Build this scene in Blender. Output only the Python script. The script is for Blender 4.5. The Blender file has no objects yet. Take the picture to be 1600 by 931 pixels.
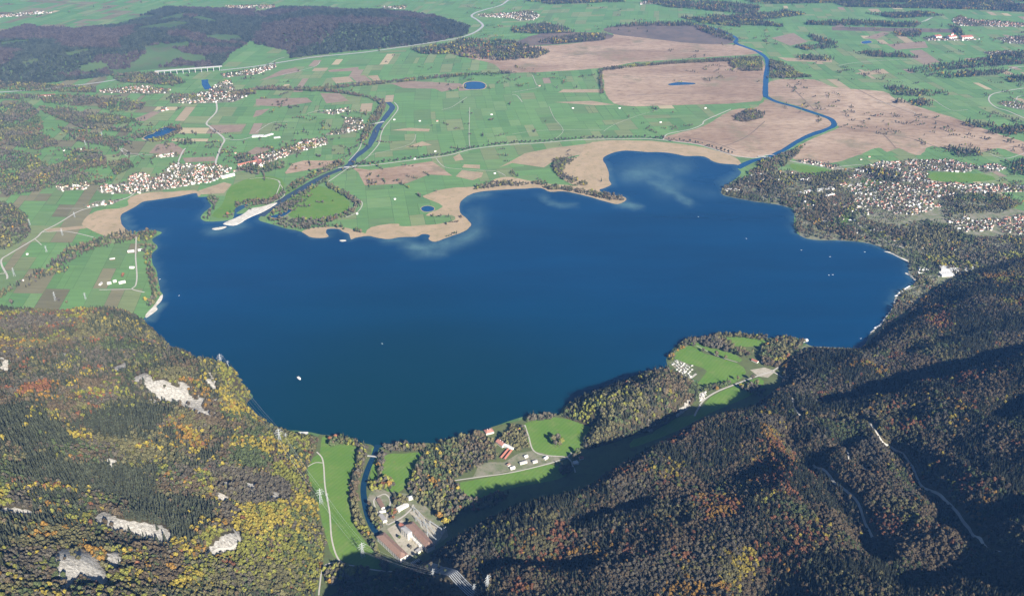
import bpy, math, random
import numpy as np
from mathutils import Vector, geometry
R = math.radians
rng = np.random.default_rng(7)
random.seed(7)
SC = bpy.context.scene
COL = SC.collection

# ------------------------------------------------------------------ camera, sky, sun, exposure
CAM_H, PITCH, F = 2100.0, R(28.3), 800 / math.tan(R(30))
cam_d = bpy.data.cameras.new('camera')
cam_d.sensor_fit = 'HORIZONTAL'; cam_d.angle = R(60)
cam_d.clip_start = 10; cam_d.clip_end = 200000
cam = bpy.data.objects.new('camera', cam_d); COL.objects.link(cam)
cam.location = (0, 0, CAM_H); cam.rotation_euler = (R(90) - PITCH, 0, 0)
SC.camera = cam

SUN_EL, SUN_AZ = 29.5, 150.0            # compass azimuth, +Y is north
world = bpy.data.worlds.new('World'); SC.world = world; world.use_nodes = True
wn = world.node_tree
sky = wn.nodes.new('ShaderNodeTexSky'); sky.sky_type = 'NISHITA'; sky.sun_disc = False
sky.sun_elevation = R(SUN_EL); sky.sun_rotation = R(SUN_AZ); sky.altitude = 2700
sky.air_density = 0.8; sky.dust_density = 0.1; sky.ozone_density = 1.5
wn.links.new(sky.outputs[0], wn.nodes['Background'].inputs[0])
wn.nodes['Background'].inputs[1].default_value = 0.05
sd = bpy.data.lights.new('sun', 'SUN'); sd.energy = 5.0; sd.angle = R(0.53); sd.color = (1.0, 0.94, 0.85)
sun = bpy.data.objects.new('sun', sd); COL.objects.link(sun)
sv = Vector((math.sin(R(SUN_AZ)) * math.cos(R(SUN_EL)), math.cos(R(SUN_AZ)) * math.cos(R(SUN_EL)), math.sin(R(SUN_EL))))
sun.rotation_euler = sv.to_track_quat('Z', 'Y').to_euler()
SC.view_settings.view_transform = 'Standard'; SC.view_settings.look = 'None'
SC.view_settings.exposure = 1.36; SC.view_settings.gamma = 1.0
try:
    SC.view_settings.use_curve_mapping = False
except Exception:
    pass
SC.cycles.max_bounces = 5; SC.cycles.diffuse_bounces = 2; SC.cycles.glossy_bounces = 2
SC.cycles.volume_bounces = 0; SC.cycles.transparent_max_bounces = 4
SC.cycles.use_denoising = True
HAZE_DENSITY = 1.75e-5

# ------------------------------------------------------------------ survey helpers: photograph pixel -> point of the place
cp, sp = math.cos(PITCH), math.sin(PITCH)
FW = np.array([0, cp, -sp]); UP = np.array([0, sp, cp])
def PX(uv, h=0.0):
    uv = np.asarray(uv, float).reshape(-1, 2)
    d = FW[None] + ((uv[:, :1] - 800) / F) * np.array([[1., 0, 0]]) - ((uv[:, 1:] - 465.5) / F) * UP[None]
    t = (np.asarray(h, float).reshape(-1, 1) - CAM_H) / d[:, 2:3]
    return np.concatenate([d[:, :2] * t, np.broadcast_to(np.asarray(h, float).reshape(-1, 1), (len(uv), 1))], 1)
def UVof(x, y, z):
    dz = z - CAM_H
    depth = y * cp - dz * sp
    return 800 + F * x / depth, 465.5 - F * (y * sp + dz * cp) / depth
def poly(s):
    a = np.array([float(t) for t in s.replace(',', ' ').split()]).reshape(-1, 2)
    return a
def W(s, h=0.0):
    return PX(poly(s), h)[:, :2]
def inside(px, py, pg):
    x, y = pg[:, 0], pg[:, 1]
    r = np.zeros(px.shape, bool); j = len(x) - 1
    for i in range(len(x)):
        c = (y[i] > py) != (y[j] > py)
        with np.errstate(divide='ignore', invalid='ignore'):
            r ^= c & (px < (x[j] - x[i]) * (py - y[i]) / (y[j] - y[i] + 1e-12) + x[i])
        j = i
    return r
def dist_line(px, py, pg, closed=True):
    d = np.full(px.shape, 1e12)
    n = len(pg)
    for i in range(n if closed else n - 1):
        a, b = pg[i], pg[(i + 1) % n]
        ab = b - a; L = ab @ ab + 1e-9
        t = np.clip(((px - a[0]) * ab[0] + (py - a[1]) * ab[1]) / L, 0, 1)
        d = np.minimum(d, (px - a[0] - t * ab[0]) ** 2 + (py - a[1] - t * ab[1]) ** 2)
    return np.sqrt(d)
def signed(px, py, pg):
    d = dist_line(px, py, pg)
    return np.where(inside(px, py, pg), d, -d)
def sstep(a, b, x):
    t = np.clip((x - a) / (b - a), 0, 1); return t * t * (3 - 2 * t)
def vnoise(x, y, s, seed=0):
    x = x / s + seed * 17.31; y = y / s - seed * 9.77
    xi, yi = np.floor(x).astype(np.int64), np.floor(y).astype(np.int64)
    fx, fy = x - xi, y - yi
    fx = fx * fx * (3 - 2 * fx); fy = fy * fy * (3 - 2 * fy)
    def h(i, j):
        n = (i * 374761393 + j * 668265263 + seed * 982451653) & 0xFFFFFFFF
        n = ((n ^ (n >> 13)) * 1274126177) & 0xFFFFFFFF
        return ((n ^ (n >> 16)) & 0xFFFF) / 65535.0
    return (h(xi, yi) * (1 - fx) + h(xi + 1, yi) * fx) * (1 - fy) + (h(xi, yi + 1) * (1 - fx) + h(xi + 1, yi + 1) * fx) * fy
def fbm(x, y, s, seed=0, o=4):
    r = 0; a = 0.5; t = 0
    for k in range(o):
        r = r + a * vnoise(x, y, s / 2 ** k, seed + k); t += a; a *= 0.5
    return r / t
def smooth_closed(p, n=3):
    P = len(p); out = []
    for i in range(P):
        p0, p1, p2, p3 = p[i - 1], p[i], p[(i + 1) % P], p[(i + 2) % P]
        for k in range(n):
            t = k / n
            out.append(0.5 * (2 * p1 + (p2 - p0) * t + (2 * p0 - 5 * p1 + 4 * p2 - p3) * t * t + (3 * p1 - p0 - 3 * p2 + p3) * t ** 3))
    return np.array(out)
def smooth_open(p, n=5):
    out = []
    for i in range(len(p) - 1):
        p0, p1, p2, p3 = p[max(i - 1, 0)], p[i], p[i + 1], p[min(i + 2, len(p) - 1)]
        for k in range(n):
            t = k / n
            out.append(0.5 * (2 * p1 + (p2 - p0) * t + (2 * p0 - 5 * p1 + 4 * p2 - p3) * t * t + (3 * p1 - p0 - 3 * p2 + p3) * t ** 3))
    out.append(p[-1]); return np.array(out)

# ------------------------------------------------------------------ materials
def mat(name, rough=0.9, spec=0.2):
    m = bpy.data.materials.new(name); m.use_nodes = True
    b = m.node_tree.nodes['Principled BSDF']
    b.inputs['Roughness'].default_value = rough
    b.inputs['Specular IOR Level'].default_value = spec
    return m, m.node_tree, b
def N(nt, t, **kw):
    n = nt.nodes.new(t)
    for k, v in kw.items():
        setattr(n, k, v)
    return n
def mixc(nt, f, a, b, mode='MIX'):
    n = N(nt, 'ShaderNodeMix', data_type='RGBA', blend_type=mode)
    for s, v in ((0, f), (6, a), (7, b)):
        if hasattr(v, 'is_linked') or isinstance(v, bpy.types.NodeSocket):
            nt.links.new(v, n.inputs[s])
        else:
            n.inputs[s].default_value = v if s == 0 else (*v, 1)
    return n.outputs[2]
def noise(nt, scale, detail=4, rough=0.6, src=None, vec_scale=None):
    g = src
    if g is None:
        g = N(nt, 'ShaderNodeNewGeometry').outputs['Position']
    if vec_scale:
        mp = N(nt, 'ShaderNodeMapping'); mp.inputs['Scale'].default_value = vec_scale
        nt.links.new(g, mp.inputs[0]); g = mp.outputs[0]
    n = N(nt, 'ShaderNodeTexNoise'); n.inputs['Scale'].default_value = scale
    n.inputs['Detail'].default_value = detail; n.inputs['Roughness'].default_value = rough
    nt.links.new(g, n.inputs['Vector']); return n.outputs['Fac']
def ramp(nt, f, lo, hi):
    n = N(nt, 'ShaderNodeMapRange'); n.inputs['From Min'].default_value = lo; n.inputs['From Max'].default_value = hi
    nt.links.new(f, n.inputs['Value']); return n.outputs[0]
def ground_mat(name, cols, scales, rough=0.95, vs=None, stripes=0):
    """three soft tones mixed by noise of two sizes, in metres"""
    m, nt, b = mat(name, rough, 0.1)
    c = mixc(nt, ramp(nt, noise(nt, 1 / scales[0], 5, 0.6, vec_scale=vs), 0.38, 0.62), cols[0], cols[1])
    c = mixc(nt, ramp(nt, noise(nt, 1 / scales[1], 4, 0.65, vec_scale=vs), 0.52, 0.75), c, cols[2])
    if stripes:
        g = N(nt, 'ShaderNodeNewGeometry'); mp = N(nt, 'ShaderNodeMapping'); mp.inputs['Rotation'].default_value = (0, 0, R(stripes)); nt.links.new(g.outputs['Position'], mp.inputs[0])
        wv = N(nt, 'ShaderNodeTexWave'); wv.inputs['Scale'].default_value = 0.022; wv.inputs['Distortion'].default_value = 1.5; wv.inputs['Detail'].default_value = 2; wv.inputs['Detail Scale'].default_value = .3; nt.links.new(mp.outputs[0], wv.inputs['Vector'])
        c = mixc(nt, ramp(nt, wv.outputs['Fac'], -.6, 1.4), mixc(nt, 1.0, c, (.80, .84, .8), 'MULTIPLY'), c)
        c = mixc(nt, ramp(nt, noise(nt, 1 / 28.0, 6, 0.7), 0.60, 0.80), c, (0.17, 0.15, 0.065))
    nt.links.new(c, b.inputs['Base Color']); return m
def plain(name, col, rough=0.85, var=0.25, s=6.0, metal=0.0):
    m, nt, b = mat(name, rough, 0.25)
    c = mixc(nt, noise(nt, 1 / s, 3), tuple(x * (1 - var) for x in col), tuple(min(1, x * (1 + var)) for x in col))
    nt.links.new(c, b.inputs['Base Color']); b.inputs['Metallic'].default_value = metal
    return m
def attr_mat(name, attr, scale, var=0.3, rough=0.95, kind='GEOMETRY', streak=None):
    m, nt, b = mat(name, rough, 0.1)
    a = N(nt, 'ShaderNodeAttribute', attribute_name=attr, attribute_type=kind)
    f = ramp(nt, noise(nt, 1 / scale, 5, 0.65, vec_scale=streak), 0.3, 0.7)
    lo = mixc(nt, 1.0, a.outputs['Color'], (1 - var,) * 3, 'MULTIPLY'); hi = mixc(nt, 1.0, a.outputs['Color'], (1 + var,) * 3, 'MULTIPLY')
    nt.links.new(mixc(nt, f, lo, hi), b.inputs['Base Color']); return m
def tree_mat(name, var=0.45):
    m, nt, b = mat(name, 0.8, 0.15)
    a = N(nt, 'ShaderNodeAttribute', attribute_name='tint', attribute_type='INSTANCER')
    g = N(nt, 'ShaderNodeNewGeometry')
    lo = mixc(nt, 1.0, a.outputs['Color'], (1 - var,) * 3, 'MULTIPLY'); hi = mixc(nt, 1.0, a.outputs['Color'], (1 + var,) * 3, 'MULTIPLY')
    nt.links.new(mixc(nt, g.outputs['Random Per Island'], lo, hi), b.inputs['Base Color'])
    return m

M = {}
M['needles'] = tree_mat('needles', 0.35)
M['leaves'] = tree_mat('leaves', 0.45)
M['bark'] = plain('bark', (0.09, 0.07, 0.055), 0.95, 0.3, 1.0)
M['meadow'] = ground_mat('meadow', [(0.095, 0.18, 0.030), (0.12, 0.20, 0.038), (0.15, 0.20, 0.055)], (160, 45), stripes=35)
M['moor'] = ground_mat('moor', [(0.26, 0.18, 0.12), (0.40, 0.30, 0.21), (0.20, 0.14, 0.09)], (520, 65), vs=(0.4, 1, 1))
_nt = M['moor'].node_tree; _b = _nt.nodes['Principled BSDF']; _c = _b.inputs['Base Color'].links[0].from_socket
_c = mixc(_nt, ramp(_nt, noise(_nt, 1 / 38.0, 6, 0.72, vec_scale=(0.5, 1, 1)), 0.46, 0.62), _c, mixc(_nt, 1.0, _c, (0.74, 0.70, 0.66), 'MULTIPLY'))
_c = mixc(_nt, ramp(_nt, noise(_nt, 1 / 800.0, 6, 0.7), 0.54, 0.62), _c, (0.20, 0.165, 0.10))
_nt.links.new(_c, _b.inputs['Base Color'])
M['moor_dark'] = ground_mat('moor_dark', [(0.11, 0.09, 0.075), (0.16, 0.12, 0.09), (0.08, 0.08, 0.06)], (300, 70))
M['reed'] = ground_mat('reed', [(0.30, 0.23, 0.14), (0.36, 0.27, 0.17), (0.21, 0.18, 0.09)], (120, 40))
M['stubble'] = ground_mat('stubble', [(0.32, 0.25, 0.155), (0.26, 0.20, 0.125), (0.36, 0.29, 0.19)], (70, 20))
M['plough'] = ground_mat('plough', [(0.21, 0.155, 0.11), (0.25, 0.19, 0.135), (0.18, 0.13, 0.095)], (70, 20))
M['gravel'] = ground_mat('gravel', [(0.44, 0.41, 0.35), (0.56, 0.53, 0.47), (0.27, 0.24, 0.17)], (30, 10))
M['road'] = plain('road', (0.38, 0.355, 0.31), 0.9, 0.15, 20)
M['asphalt'] = plain('asphalt', (0.36, 0.35, 0.33), 0.9, 0.2, 20)
M['yard'] = ground_mat('yard', [(0.31, 0.275, 0.215), (0.37, 0.335, 0.27), (0.17, 0.18, 0.10)], (30, 8))
M['village'] = ground_mat('village', [(0.13, 0.15, 0.075), (0.22, 0.20, 0.15), (0.09, 0.11, 0.055)], (45, 16))
M['woodfloor'] = ground_mat('woodfloor', [(0.055, 0.05, 0.026), (0.075, 0.065, 0.034), (0.045, 0.048, 0.022)], (60, 20))
M['rough_grass'] = ground_mat('rough_grass', [(0.085, 0.105, 0.042), (0.10, 0.12, 0.045), (0.075, 0.07, 0.038)], (90, 25))
M['far_hill'] = ground_mat('far_hill', [(0.065, 0.105, 0.045), (0.085, 0.125, 0.052), (0.09, 0.09, 0.055)], (600, 150))
M['fields'] = attr_mat('farm_fields', 'tint', 60, 0.15, streak=(0.25, 1.6, 1))
M['steel'] = plain('galvanised_steel', (0.42, 0.44, 0.44), 0.5, 0.1, 5)
M['cable'] = plain('cable', (0.35, 0.36, 0.37), 0.5, 0.1, 5)
M['concrete'] = plain('concrete', (0.33, 0.325, 0.31), 0.85, 0.15, 10)
M['plaster'] = plain('white_plaster', (0.66, 0.63, 0.57), 0.9, 0.12, 6)
M['cream'] = plain('cream_plaster', (0.70, 0.63, 0.49), 0.9, 0.08, 6)
M['wood'] = plain('brown_timber', (0.16, 0.10, 0.06), 0.9, 0.2, 3)
M['roof_red'] = plain('red_tile_roof', (0.32, 0.125, 0.085), 0.85, 0.2, 5)
M['roof_pink'] = plain('faded_red_tile_roof', (0.36, 0.17, 0.13), 0.85, 0.2, 5)
M['roof_brown'] = plain('brown_tile_roof', (0.22, 0.14, 0.105), 0.85, 0.18, 6)
M['roof_grey'] = plain('grey_slate_roof', (0.30, 0.29, 0.28), 0.8, 0.2, 5)
M['roof_pale'] = plain('pale_sheet_roof', (0.52, 0.51, 0.48), 0.7, 0.2, 8)
M['glass'] = plain('window_glass', (0.04, 0.05, 0.06), 0.15, 0.2, 2)
M['white'] = plain('white_paint', (0.8, 0.8, 0.78), 0.5, 0.05, 2)
M['rust'] = plain('penstock_paint', (0.34, 0.36, 0.38), 0.6, 0.1, 4)

# lake and river water
def water_mat(name, deep, shallow, attr=True, rough=0.11):
    m, nt, b = mat(name, rough, 0.34)
    b.inputs['IOR'].default_value = 1.33
    if attr:
        a = N(nt, 'ShaderNodeAttribute', attribute_name='shallow', attribute_type='GEOMETRY')
        nz = noise(nt, 1 / 130.0, 7, 0.68, vec_scale=(1, 0.6, 1))
        mul = N(nt, 'ShaderNodeMath', operation='MULTIPLY_ADD'); nt.links.new(nz, mul.inputs[0]); mul.inputs[1].default_value = 2.2; mul.inputs[2].default_value = -0.25
        f = N(nt, 'ShaderNodeMath', operation='MULTIPLY', use_clamp=True); nt.links.new(a.outputs['Fac'], f.inputs[0]); nt.links.new(mul.outputs[0], f.inputs[1])
        big = mixc(nt, ramp(nt, noise(nt, 1 / 600.0, 6, 0.62, vec_scale=(0.4, 1.5, 1)), 0.35, 0.65), tuple(x * 0.84 for x in deep), tuple(x * 1.16 for x in deep))
        pl = N(nt, 'ShaderNodeAttribute', attribute_name='painted_gradient', attribute_type='GEOMETRY')
        big = mixc(nt, pl.outputs['Fac'], big, (0.0006, 0.024, 0.036))  # haze and reflection gradient over the lake painted into the water colour
        c = mixc(nt, f.outputs[0], big, shallow)
        nt.links.new(c, b.inputs['Base Color'])
        wr = N(nt, 'ShaderNodeMapRange'); wr.inputs['From Min'].default_value = .4; wr.inputs['From Max'].default_value = .62; wr.inputs['To Min'].default_value = .06; wr.inputs['To Max'].default_value = .26
        nt.links.new(noise(nt, 1 / 700.0, 5, 0.55, vec_scale=(0.35, 1.6, 1)), wr.inputs['Value']); nt.links.new(wr.outputs[0], b.inputs['Roughness'])
    else:
        b.inputs['Base Color'].default_value = (*deep, 1)
    bp = N(nt, 'ShaderNodeBump'); bp.inputs['Strength'].default_value = 0.25; bp.inputs['Distance'].default_value = 0.25
    nt.links.new(noise(nt, 1 / 9.0, 5, 0.65), bp.inputs['Height']); nt.links.new(bp.outputs[0], b.inputs['Normal'])
    return m
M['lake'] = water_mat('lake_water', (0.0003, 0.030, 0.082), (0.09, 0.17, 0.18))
M['river'] = water_mat('river_water', (0.008, 0.055, 0.125), (0, 0, 0), False)
M['inflow'] = water_mat('inflow_water', (0.035, 0.055, 0.075), (0, 0, 0), False)
M['canal'] = water_mat('canal_water', (0.006, 0.03, 0.06), (0, 0, 0), False)

# ------------------------------------------------------------------ object helpers
def obj(name, verts, faces, m, parent=None, kind=None, label=None, cat=None, group=None, smooth=False, mats=None, mi=None):
    me = bpy.data.meshes.new(name)
    me.from_pydata([tuple(map(float, v)) for v in verts], [], [tuple(int(i) for i in f) for f in faces])
    if mats:
        for q in mats: me.materials.append(q)
        if mi is not None: me.polygons.foreach_set('material_index', np.asarray(mi, np.int32))
    elif m is not None:
        me.materials.append(m)
    if smooth: me.polygons.foreach_set('use_smooth', np.ones(len(me.polygons), bool))
    me.update()
    o = bpy.data.objects.new(name, me); COL.objects.link(o)
    if parent: o.parent = parent
    tag(o, label, cat, group, kind); return o
def tag(o, label=None, cat=None, group=None, kind=None):
    for k, v in (('label', label), ('category', cat), ('group', group), ('kind', kind)):
        if v: o[k] = v
    return o
def empty(name, loc, rz=0, label=None, cat=None, group=None):
    o = bpy.data.objects.new(name, None); COL.objects.link(o)
    o.location = loc; o.rotation_euler = (0, 0, rz); o.empty_display_size = 5
    return tag(o, label, cat, group)
def inst(name, me, parent, loc=(0, 0, 0), rz=0, scale=(1, 1, 1)):
    o = bpy.data.objects.new(name, me); COL.objects.link(o); o.parent = parent
    o.location = loc; o.rotation_euler = (0, 0, rz); o.scale = scale
    return o
class MB:
    def __init__(s): s.v = []; s.f = []
    def box(s, x0, x1, y0, y1, z0, z1):
        b = len(s.v); s.v += [(x, y, z) for z in (z0, z1) for y in (y0, y1) for x in (x0, x1)]
        s.f += [tuple(b + i for i in q) for q in ((0, 2, 3, 1), (4, 5, 7, 6), (0, 1, 5, 4), (2, 6, 7, 3), (0, 4, 6, 2), (1, 3, 7, 5))]; return s
    def bar(s, a, b, w):
        a, b = Vector(a), Vector(b); d = (b - a).normalized()
        u = d.cross(Vector((0, 0, 1)) if abs(d.z) < 0.9 else Vector((1, 0, 0))).normalized(); v = d.cross(u)
        k = len(s.v)
        for p in (a, b):
            s.v += [tuple(p + (u * i + v * j) * w / 2) for i, j in ((-1, -1), (1, -1), (1, 1), (-1, 1))]
        s.f += [(k, k + 1, k + 5, k + 4), (k + 1, k + 2, k + 6, k + 5), (k + 2, k + 3, k + 7, k + 6), (k + 3, k, k + 4, k + 7), (k + 3, k + 2, k + 1, k), (k + 4, k + 5, k + 6, k + 7)]; return s
    def tube(s, pts, r, n=5):
        pts = [Vector(p) for p in pts]; k0 = len(s.v)
        for i, p in enumerate(pts):
            d = (pts[min(i + 1, len(pts) - 1)] - pts[max(i - 1, 0)]).normalized()
            u = d.cross(Vector((0, 0, 1)) if abs(d.z) < 0.9 else Vector((1, 0, 0))).normalized(); v = d.cross(u)
            rr = r[i] if hasattr(r, '__len__') else r
            s.v += [tuple(p + (u * math.cos(t) + v * math.sin(t)) * rr) for t in [2 * math.pi * q / n for q in range(n)]]
        for i in range(len(pts) - 1):
            for q in range(n):
                a, b = k0 + i * n + q, k0 + i * n + (q + 1) % n; s.f.append((a, b, b + n, a + n))
        s.f.append(tuple(k0 + q for q in range(n))[::-1]); s.f.append(tuple(k0 + (len(pts) - 1) * n + q for q in range(n)))
        return s
    def quad(s, *p):
        b = len(s.v); s.v += [tuple(q) for q in p]; s.f.append(tuple(range(b, b + len(p)))); return s
    def mesh(s, name, m):
        me = bpy.data.meshes.new(name); me.from_pydata(s.v, [], s.f); me.materials.append(m); me.update(); return me
    def build(s, name, m, parent=None, **kw): return obj(name, s.v, s.f, m, parent, **kw)
def tri_poly(p2):
    return geometry.tessellate_polygon([[Vector((x, y, 0)) for x, y in p2]])
def rough_edge(p, step=40, amp=8, seed=1):
    out = []
    for i in range(len(p)):
        a, b = p[i], p[(i + 1) % len(p)]; L = np.linalg.norm(b - a); n = max(1, int(L / step))
        for k in range(n):
            q = a + (b - a) * k / n
            w = np.array([fbm(q[:1], q[1:], 90, seed)[0] - 0.5, fbm(q[:1], q[1:], 90, seed + 9)[0] - 0.5]) * 2 * amp
            out.append(q + w)
    return np.array(out)
def sheet(name, p2, z, m, kind='structure', label=None, **kw):
    return obj(name, [(x, y, z) for x, y in p2], tri_poly(p2), m, kind=kind, label=label, **kw)
def ribbon(name, line, width, zf, m, kind='structure', label=None, thick=0.0, **kw):
    """strip following a 2-D line; zf(x,y)->z"""
    line = np.asarray(line, float); d = np.gradient(line, axis=0); d /= np.linalg.norm(d, axis=1)[:, None] + 1e-9
    nrm = np.stack([-d[:, 1], d[:, 0]], 1); w = np.broadcast_to(np.asarray(width, float), (len(line),))[:, None] / 2
    L, Rr = line + nrm * w, line - nrm * w
    v = []; f = []
    zl = np.broadcast_to(zf(L[:, 0], L[:, 1]), (len(line),)); zq = np.broadcast_to(zf(Rr[:, 0], Rr[:, 1]), (len(line),))
    for i in range(len(line)):
        v += [(L[i, 0], L[i, 1], zl[i]), (Rr[i, 0], Rr[i, 1], zq[i])]
    for i in range(len(line) - 1):
        f.append((2 * i, 2 * i + 1, 2 * i + 3, 2 * i + 2))
    return obj(name, v, f, m, kind=kind, label=label, **kw)
Z_FIELD, Z_MOOR, Z_REED, Z_MEADOW, Z_WATER, Z_ROAD = 0.2, 0.45, 0.6, 0.75, 0.95, 1.2

# ------------------------------------------------------------------ ground sheet to the horizon
G = 60000.0
gm, gnt, gb = mat('ground', 0.95, 0.1)
vor = N(gnt, 'ShaderNodeTexVoronoi'); vor.inputs['Scale'].default_value = 1 / 260.0
geo = N(gnt, 'ShaderNodeNewGeometry'); gnt.links.new(geo.outputs['Position'], vor.inputs['Vector'])
sep = N(gnt, 'ShaderNodeSeparateColor'); gnt.links.new(vor.outputs['Color'], sep.inputs[0])
c1 = mixc(gnt, sep.outputs[0], (0.062, 0.12, 0.04), (0.10, 0.155, 0.06))
c1 = mixc(gnt, ramp(gnt, noise(gnt, 1 / 2600.0, 4, 0.6), 0.53, 0.56), c1, (0.035, 0.045, 0.025))
gnt.links.new(c1, gb.inputs['Base Color'])
obj('ground', [(-G, -G, 0), (G, -G, 0), (G, G, 0), (-G, G, 0)], [(0, 1, 2, 3)], gm, kind='structure')

# ------------------------------------------------------------------ shore lines and land cover, surveyed from the photograph
LAKE = poly("""306,302 280,307 262,310 240,313 222,316 212,323 197,331 189,337 190,350 197,358 207,366 212,363 230,360 245,361 253,364 244,370 238,376
247,387 238,396 238,410 243,420 246,433 249,445 250,453 254,460 250,468 243,477 246,482 238,490 228,494 222,503 230,511 290,566 340,590 385,611 396,620 384,632
395,647 425,666 447,672 465,673 487,676 500,678 513,680 540,684 553,690 578,694 587,699 596,699 603,694 620,692 640,695 655,692 680,692 700,690 720,684 745,675 770,667
790,660 815,652 835,647 860,646 873,648 878,638 890,629 917,618 930,612 960,600 1000,584 1040,574 1041,562 1050,547 1065,535 1080,529 1105,529 1130,523
1160,523 1200,528 1238,526 1255,534 1268,541 1285,542 1315,543 1345,543 1358,524 1365,516 1380,505 1385,495 1395,481 1397,471 1400,461 1412,453 1428,444 1430,439
1420,430 1419,408 1405,402 1390,394 1375,386 1350,379 1310,376 1270,375 1250,368 1243,360 1240,350 1241,335 1238,327 1220,321 1200,318 1178,315 1150,310
1130,305 1127,298 1138,288 1155,275 1158,269 1153,264 1152,258 1130,256 1115,253 1103,246 1090,244 1070,244 1050,240 1030,238 1012,238 990,236 972,236 958,239 945,245
942,252 947,258 951,270 952,283 955,289 945,294 937,297 943,302 955,305 965,306 975,308 978,313 965,319 945,315 925,309 905,304 880,299 860,300 845,294
820,295 800,296 770,298 750,300 735,304 722,313 718,320 719,332 730,343 736,350 733,356 725,362 700,371 680,378 670,374 672,368 660,366 650,370 625,371 608,374
590,372 575,369 555,372 548,374 545,366 535,362 528,358 512,358 510,364 513,370 500,372 483,370 470,362 450,358 430,352 415,348 404,343 411,335 428,323 424,318 400,330 380,334 370,333
388,321 378,321 368,326 366,336 360,344 340,346 322,346 314,342 317,334 328,325 330,321 325,313 325,308 310,308""")
lake_w = PX(LAKE)[:, :2]
lake_s = smooth_closed(lake_w, 3)
lake_s = lake_s + np.stack([fbm(lake_s[:, 0], lake_s[:, 1], 40, 3) - .5, fbm(lake_s[:, 0], lake_s[:, 1], 40, 8) - .5], 1) * 9

def in_lake(x, y): return inside(x, y, lake_w)

# hills: footprint (ground pixels), crest and slope points (pixel u v, height h)
def tps_fit(P, h, lam=1e-3):
    S = 1000.0; X = P / S; n = len(X)
    d2 = ((X[:, None] - X[None]) ** 2).sum(-1)
    K = 0.5 * d2 * np.log(d2 + 1e-9) + lam * np.eye(n)
    A = np.zeros((n + 3, n + 3)); A[:n, :n] = K; A[:n, n] = 1; A[:n, n + 1:] = X; A[n, :n] = 1; A[n + 1:, :n] = X.T
    w = np.linalg.solve(A, np.concatenate([h, np.zeros(3)]))
    def ev(x, y):
        x = np.asarray(x, float) / S; y = np.asarray(y, float) / S
        r = w[n] + w[n + 1] * x + w[n + 2] * y
        for i in range(n):
            d = (x - X[i, 0]) ** 2 + (y - X[i, 1]) ** 2
            r = r + w[i] * 0.5 * d * np.log(d + 1e-9)
        return r
    return ev
SUNX, SUNY = math.sin(R(155)), math.cos(R(155))
class Hill:
    def __init__(s, foot, ctrl, amp, nsc, seed, ramp_m=60):
        s.foot = W(foot); c = np.array([float(t) for t in ctrl.replace(',', ' ').split()]).reshape(-1, 3)
        pts = PX(c[:, :2], c[:, 2])[:, :2]
        f = rough_edge(s.foot, 260, 0)
        s.tps = tps_fit(np.concatenate([pts, f]), np.concatenate([c[:, 2], np.zeros(len(f))]))
        s.cuts = []; s.bumps = []; s.amp, s.nsc, s.seed, s.ramp = amp, nsc, seed, ramp_m
    def z(s, x, y):
        x = np.asarray(x, float); y = np.asarray(y, float)
        sdv = signed(x, y, s.foot)
        h = np.maximum(s.tps(x, y), 0)
        ca, sa = math.cos(R(-35)), math.sin(R(-35))
        xr, yr = x * ca - y * sa, (x * sa + y * ca)
        rd = 1 - np.abs(2 * fbm(xr, yr * 0.8, s.nsc, s.seed, 4) - 1)
        nn = (rd - 0.75) * 2.2
        e = sstep(0, s.ramp * 3.5, sdv)
        z = h * sstep(-5, s.ramp, sdv) + nn * s.amp * e
        z = z + (fbm(x, y, 60, s.seed + 5, 2) - 0.5) * 10 * e
        for cx, cy, r_, a_ in s.bumps:
            d2 = ((x - cx) ** 2 + (y - cy) ** 2) / r_ ** 2; z = z - a_ * ((x - cx) * SUNX + (y - cy) * SUNY) / r_ * np.exp(-d2) * e
        for line, depth, wid in s.cuts:
            d = dist_line(x, y, line, False); z = z - depth * np.exp(-(d / wid) ** 2) * e
        return np.where(sdv > 0, np.maximum(z, 0) + 0.9 * sstep(0, 10, sdv), -4.0)
    def z_coarse(s, x, y): return s.z(x, y)
hill_west = Hill("""-500,492 -200,494 0,497 60,499 130,500 200,497 225,503 238,514 290,566 340,590 385,611 394,620 385,632 396,648 430,670 450,677 480,683 499,686 496,700
479,738 492,770 499,800 511,850 505,882 495,931 480,1010 440,1200 300,1900 -2000,1900 -1200,1150""",
"""0,488,70 60,492,62 130,492,62 180,488,60 230,506,35 290,552,90 340,571,150 375,588,120 385,602,60 -200,500,150 0,530,190 90,540,190 180,530,150 250,560,170 300,600,170 200,600,260 100,600,300 0,600,330 -200,620,420
360,620,120 390,640,40 330,660,150 250,680,235 150,680,330 50,700,420 -150,760,540 400,700,90 450,700,50 330,740,190 220,770,300 100,790,420 0,830,520 420,780,110 470,760,30 350,820,220 250,850,330
150,900,460 0,931,600 460,860,60 400,900,170 300,931,320 480,900,15 200,1000,480 -150,950,650 400,1000,200""", 13, 330, 11, 50)
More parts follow.
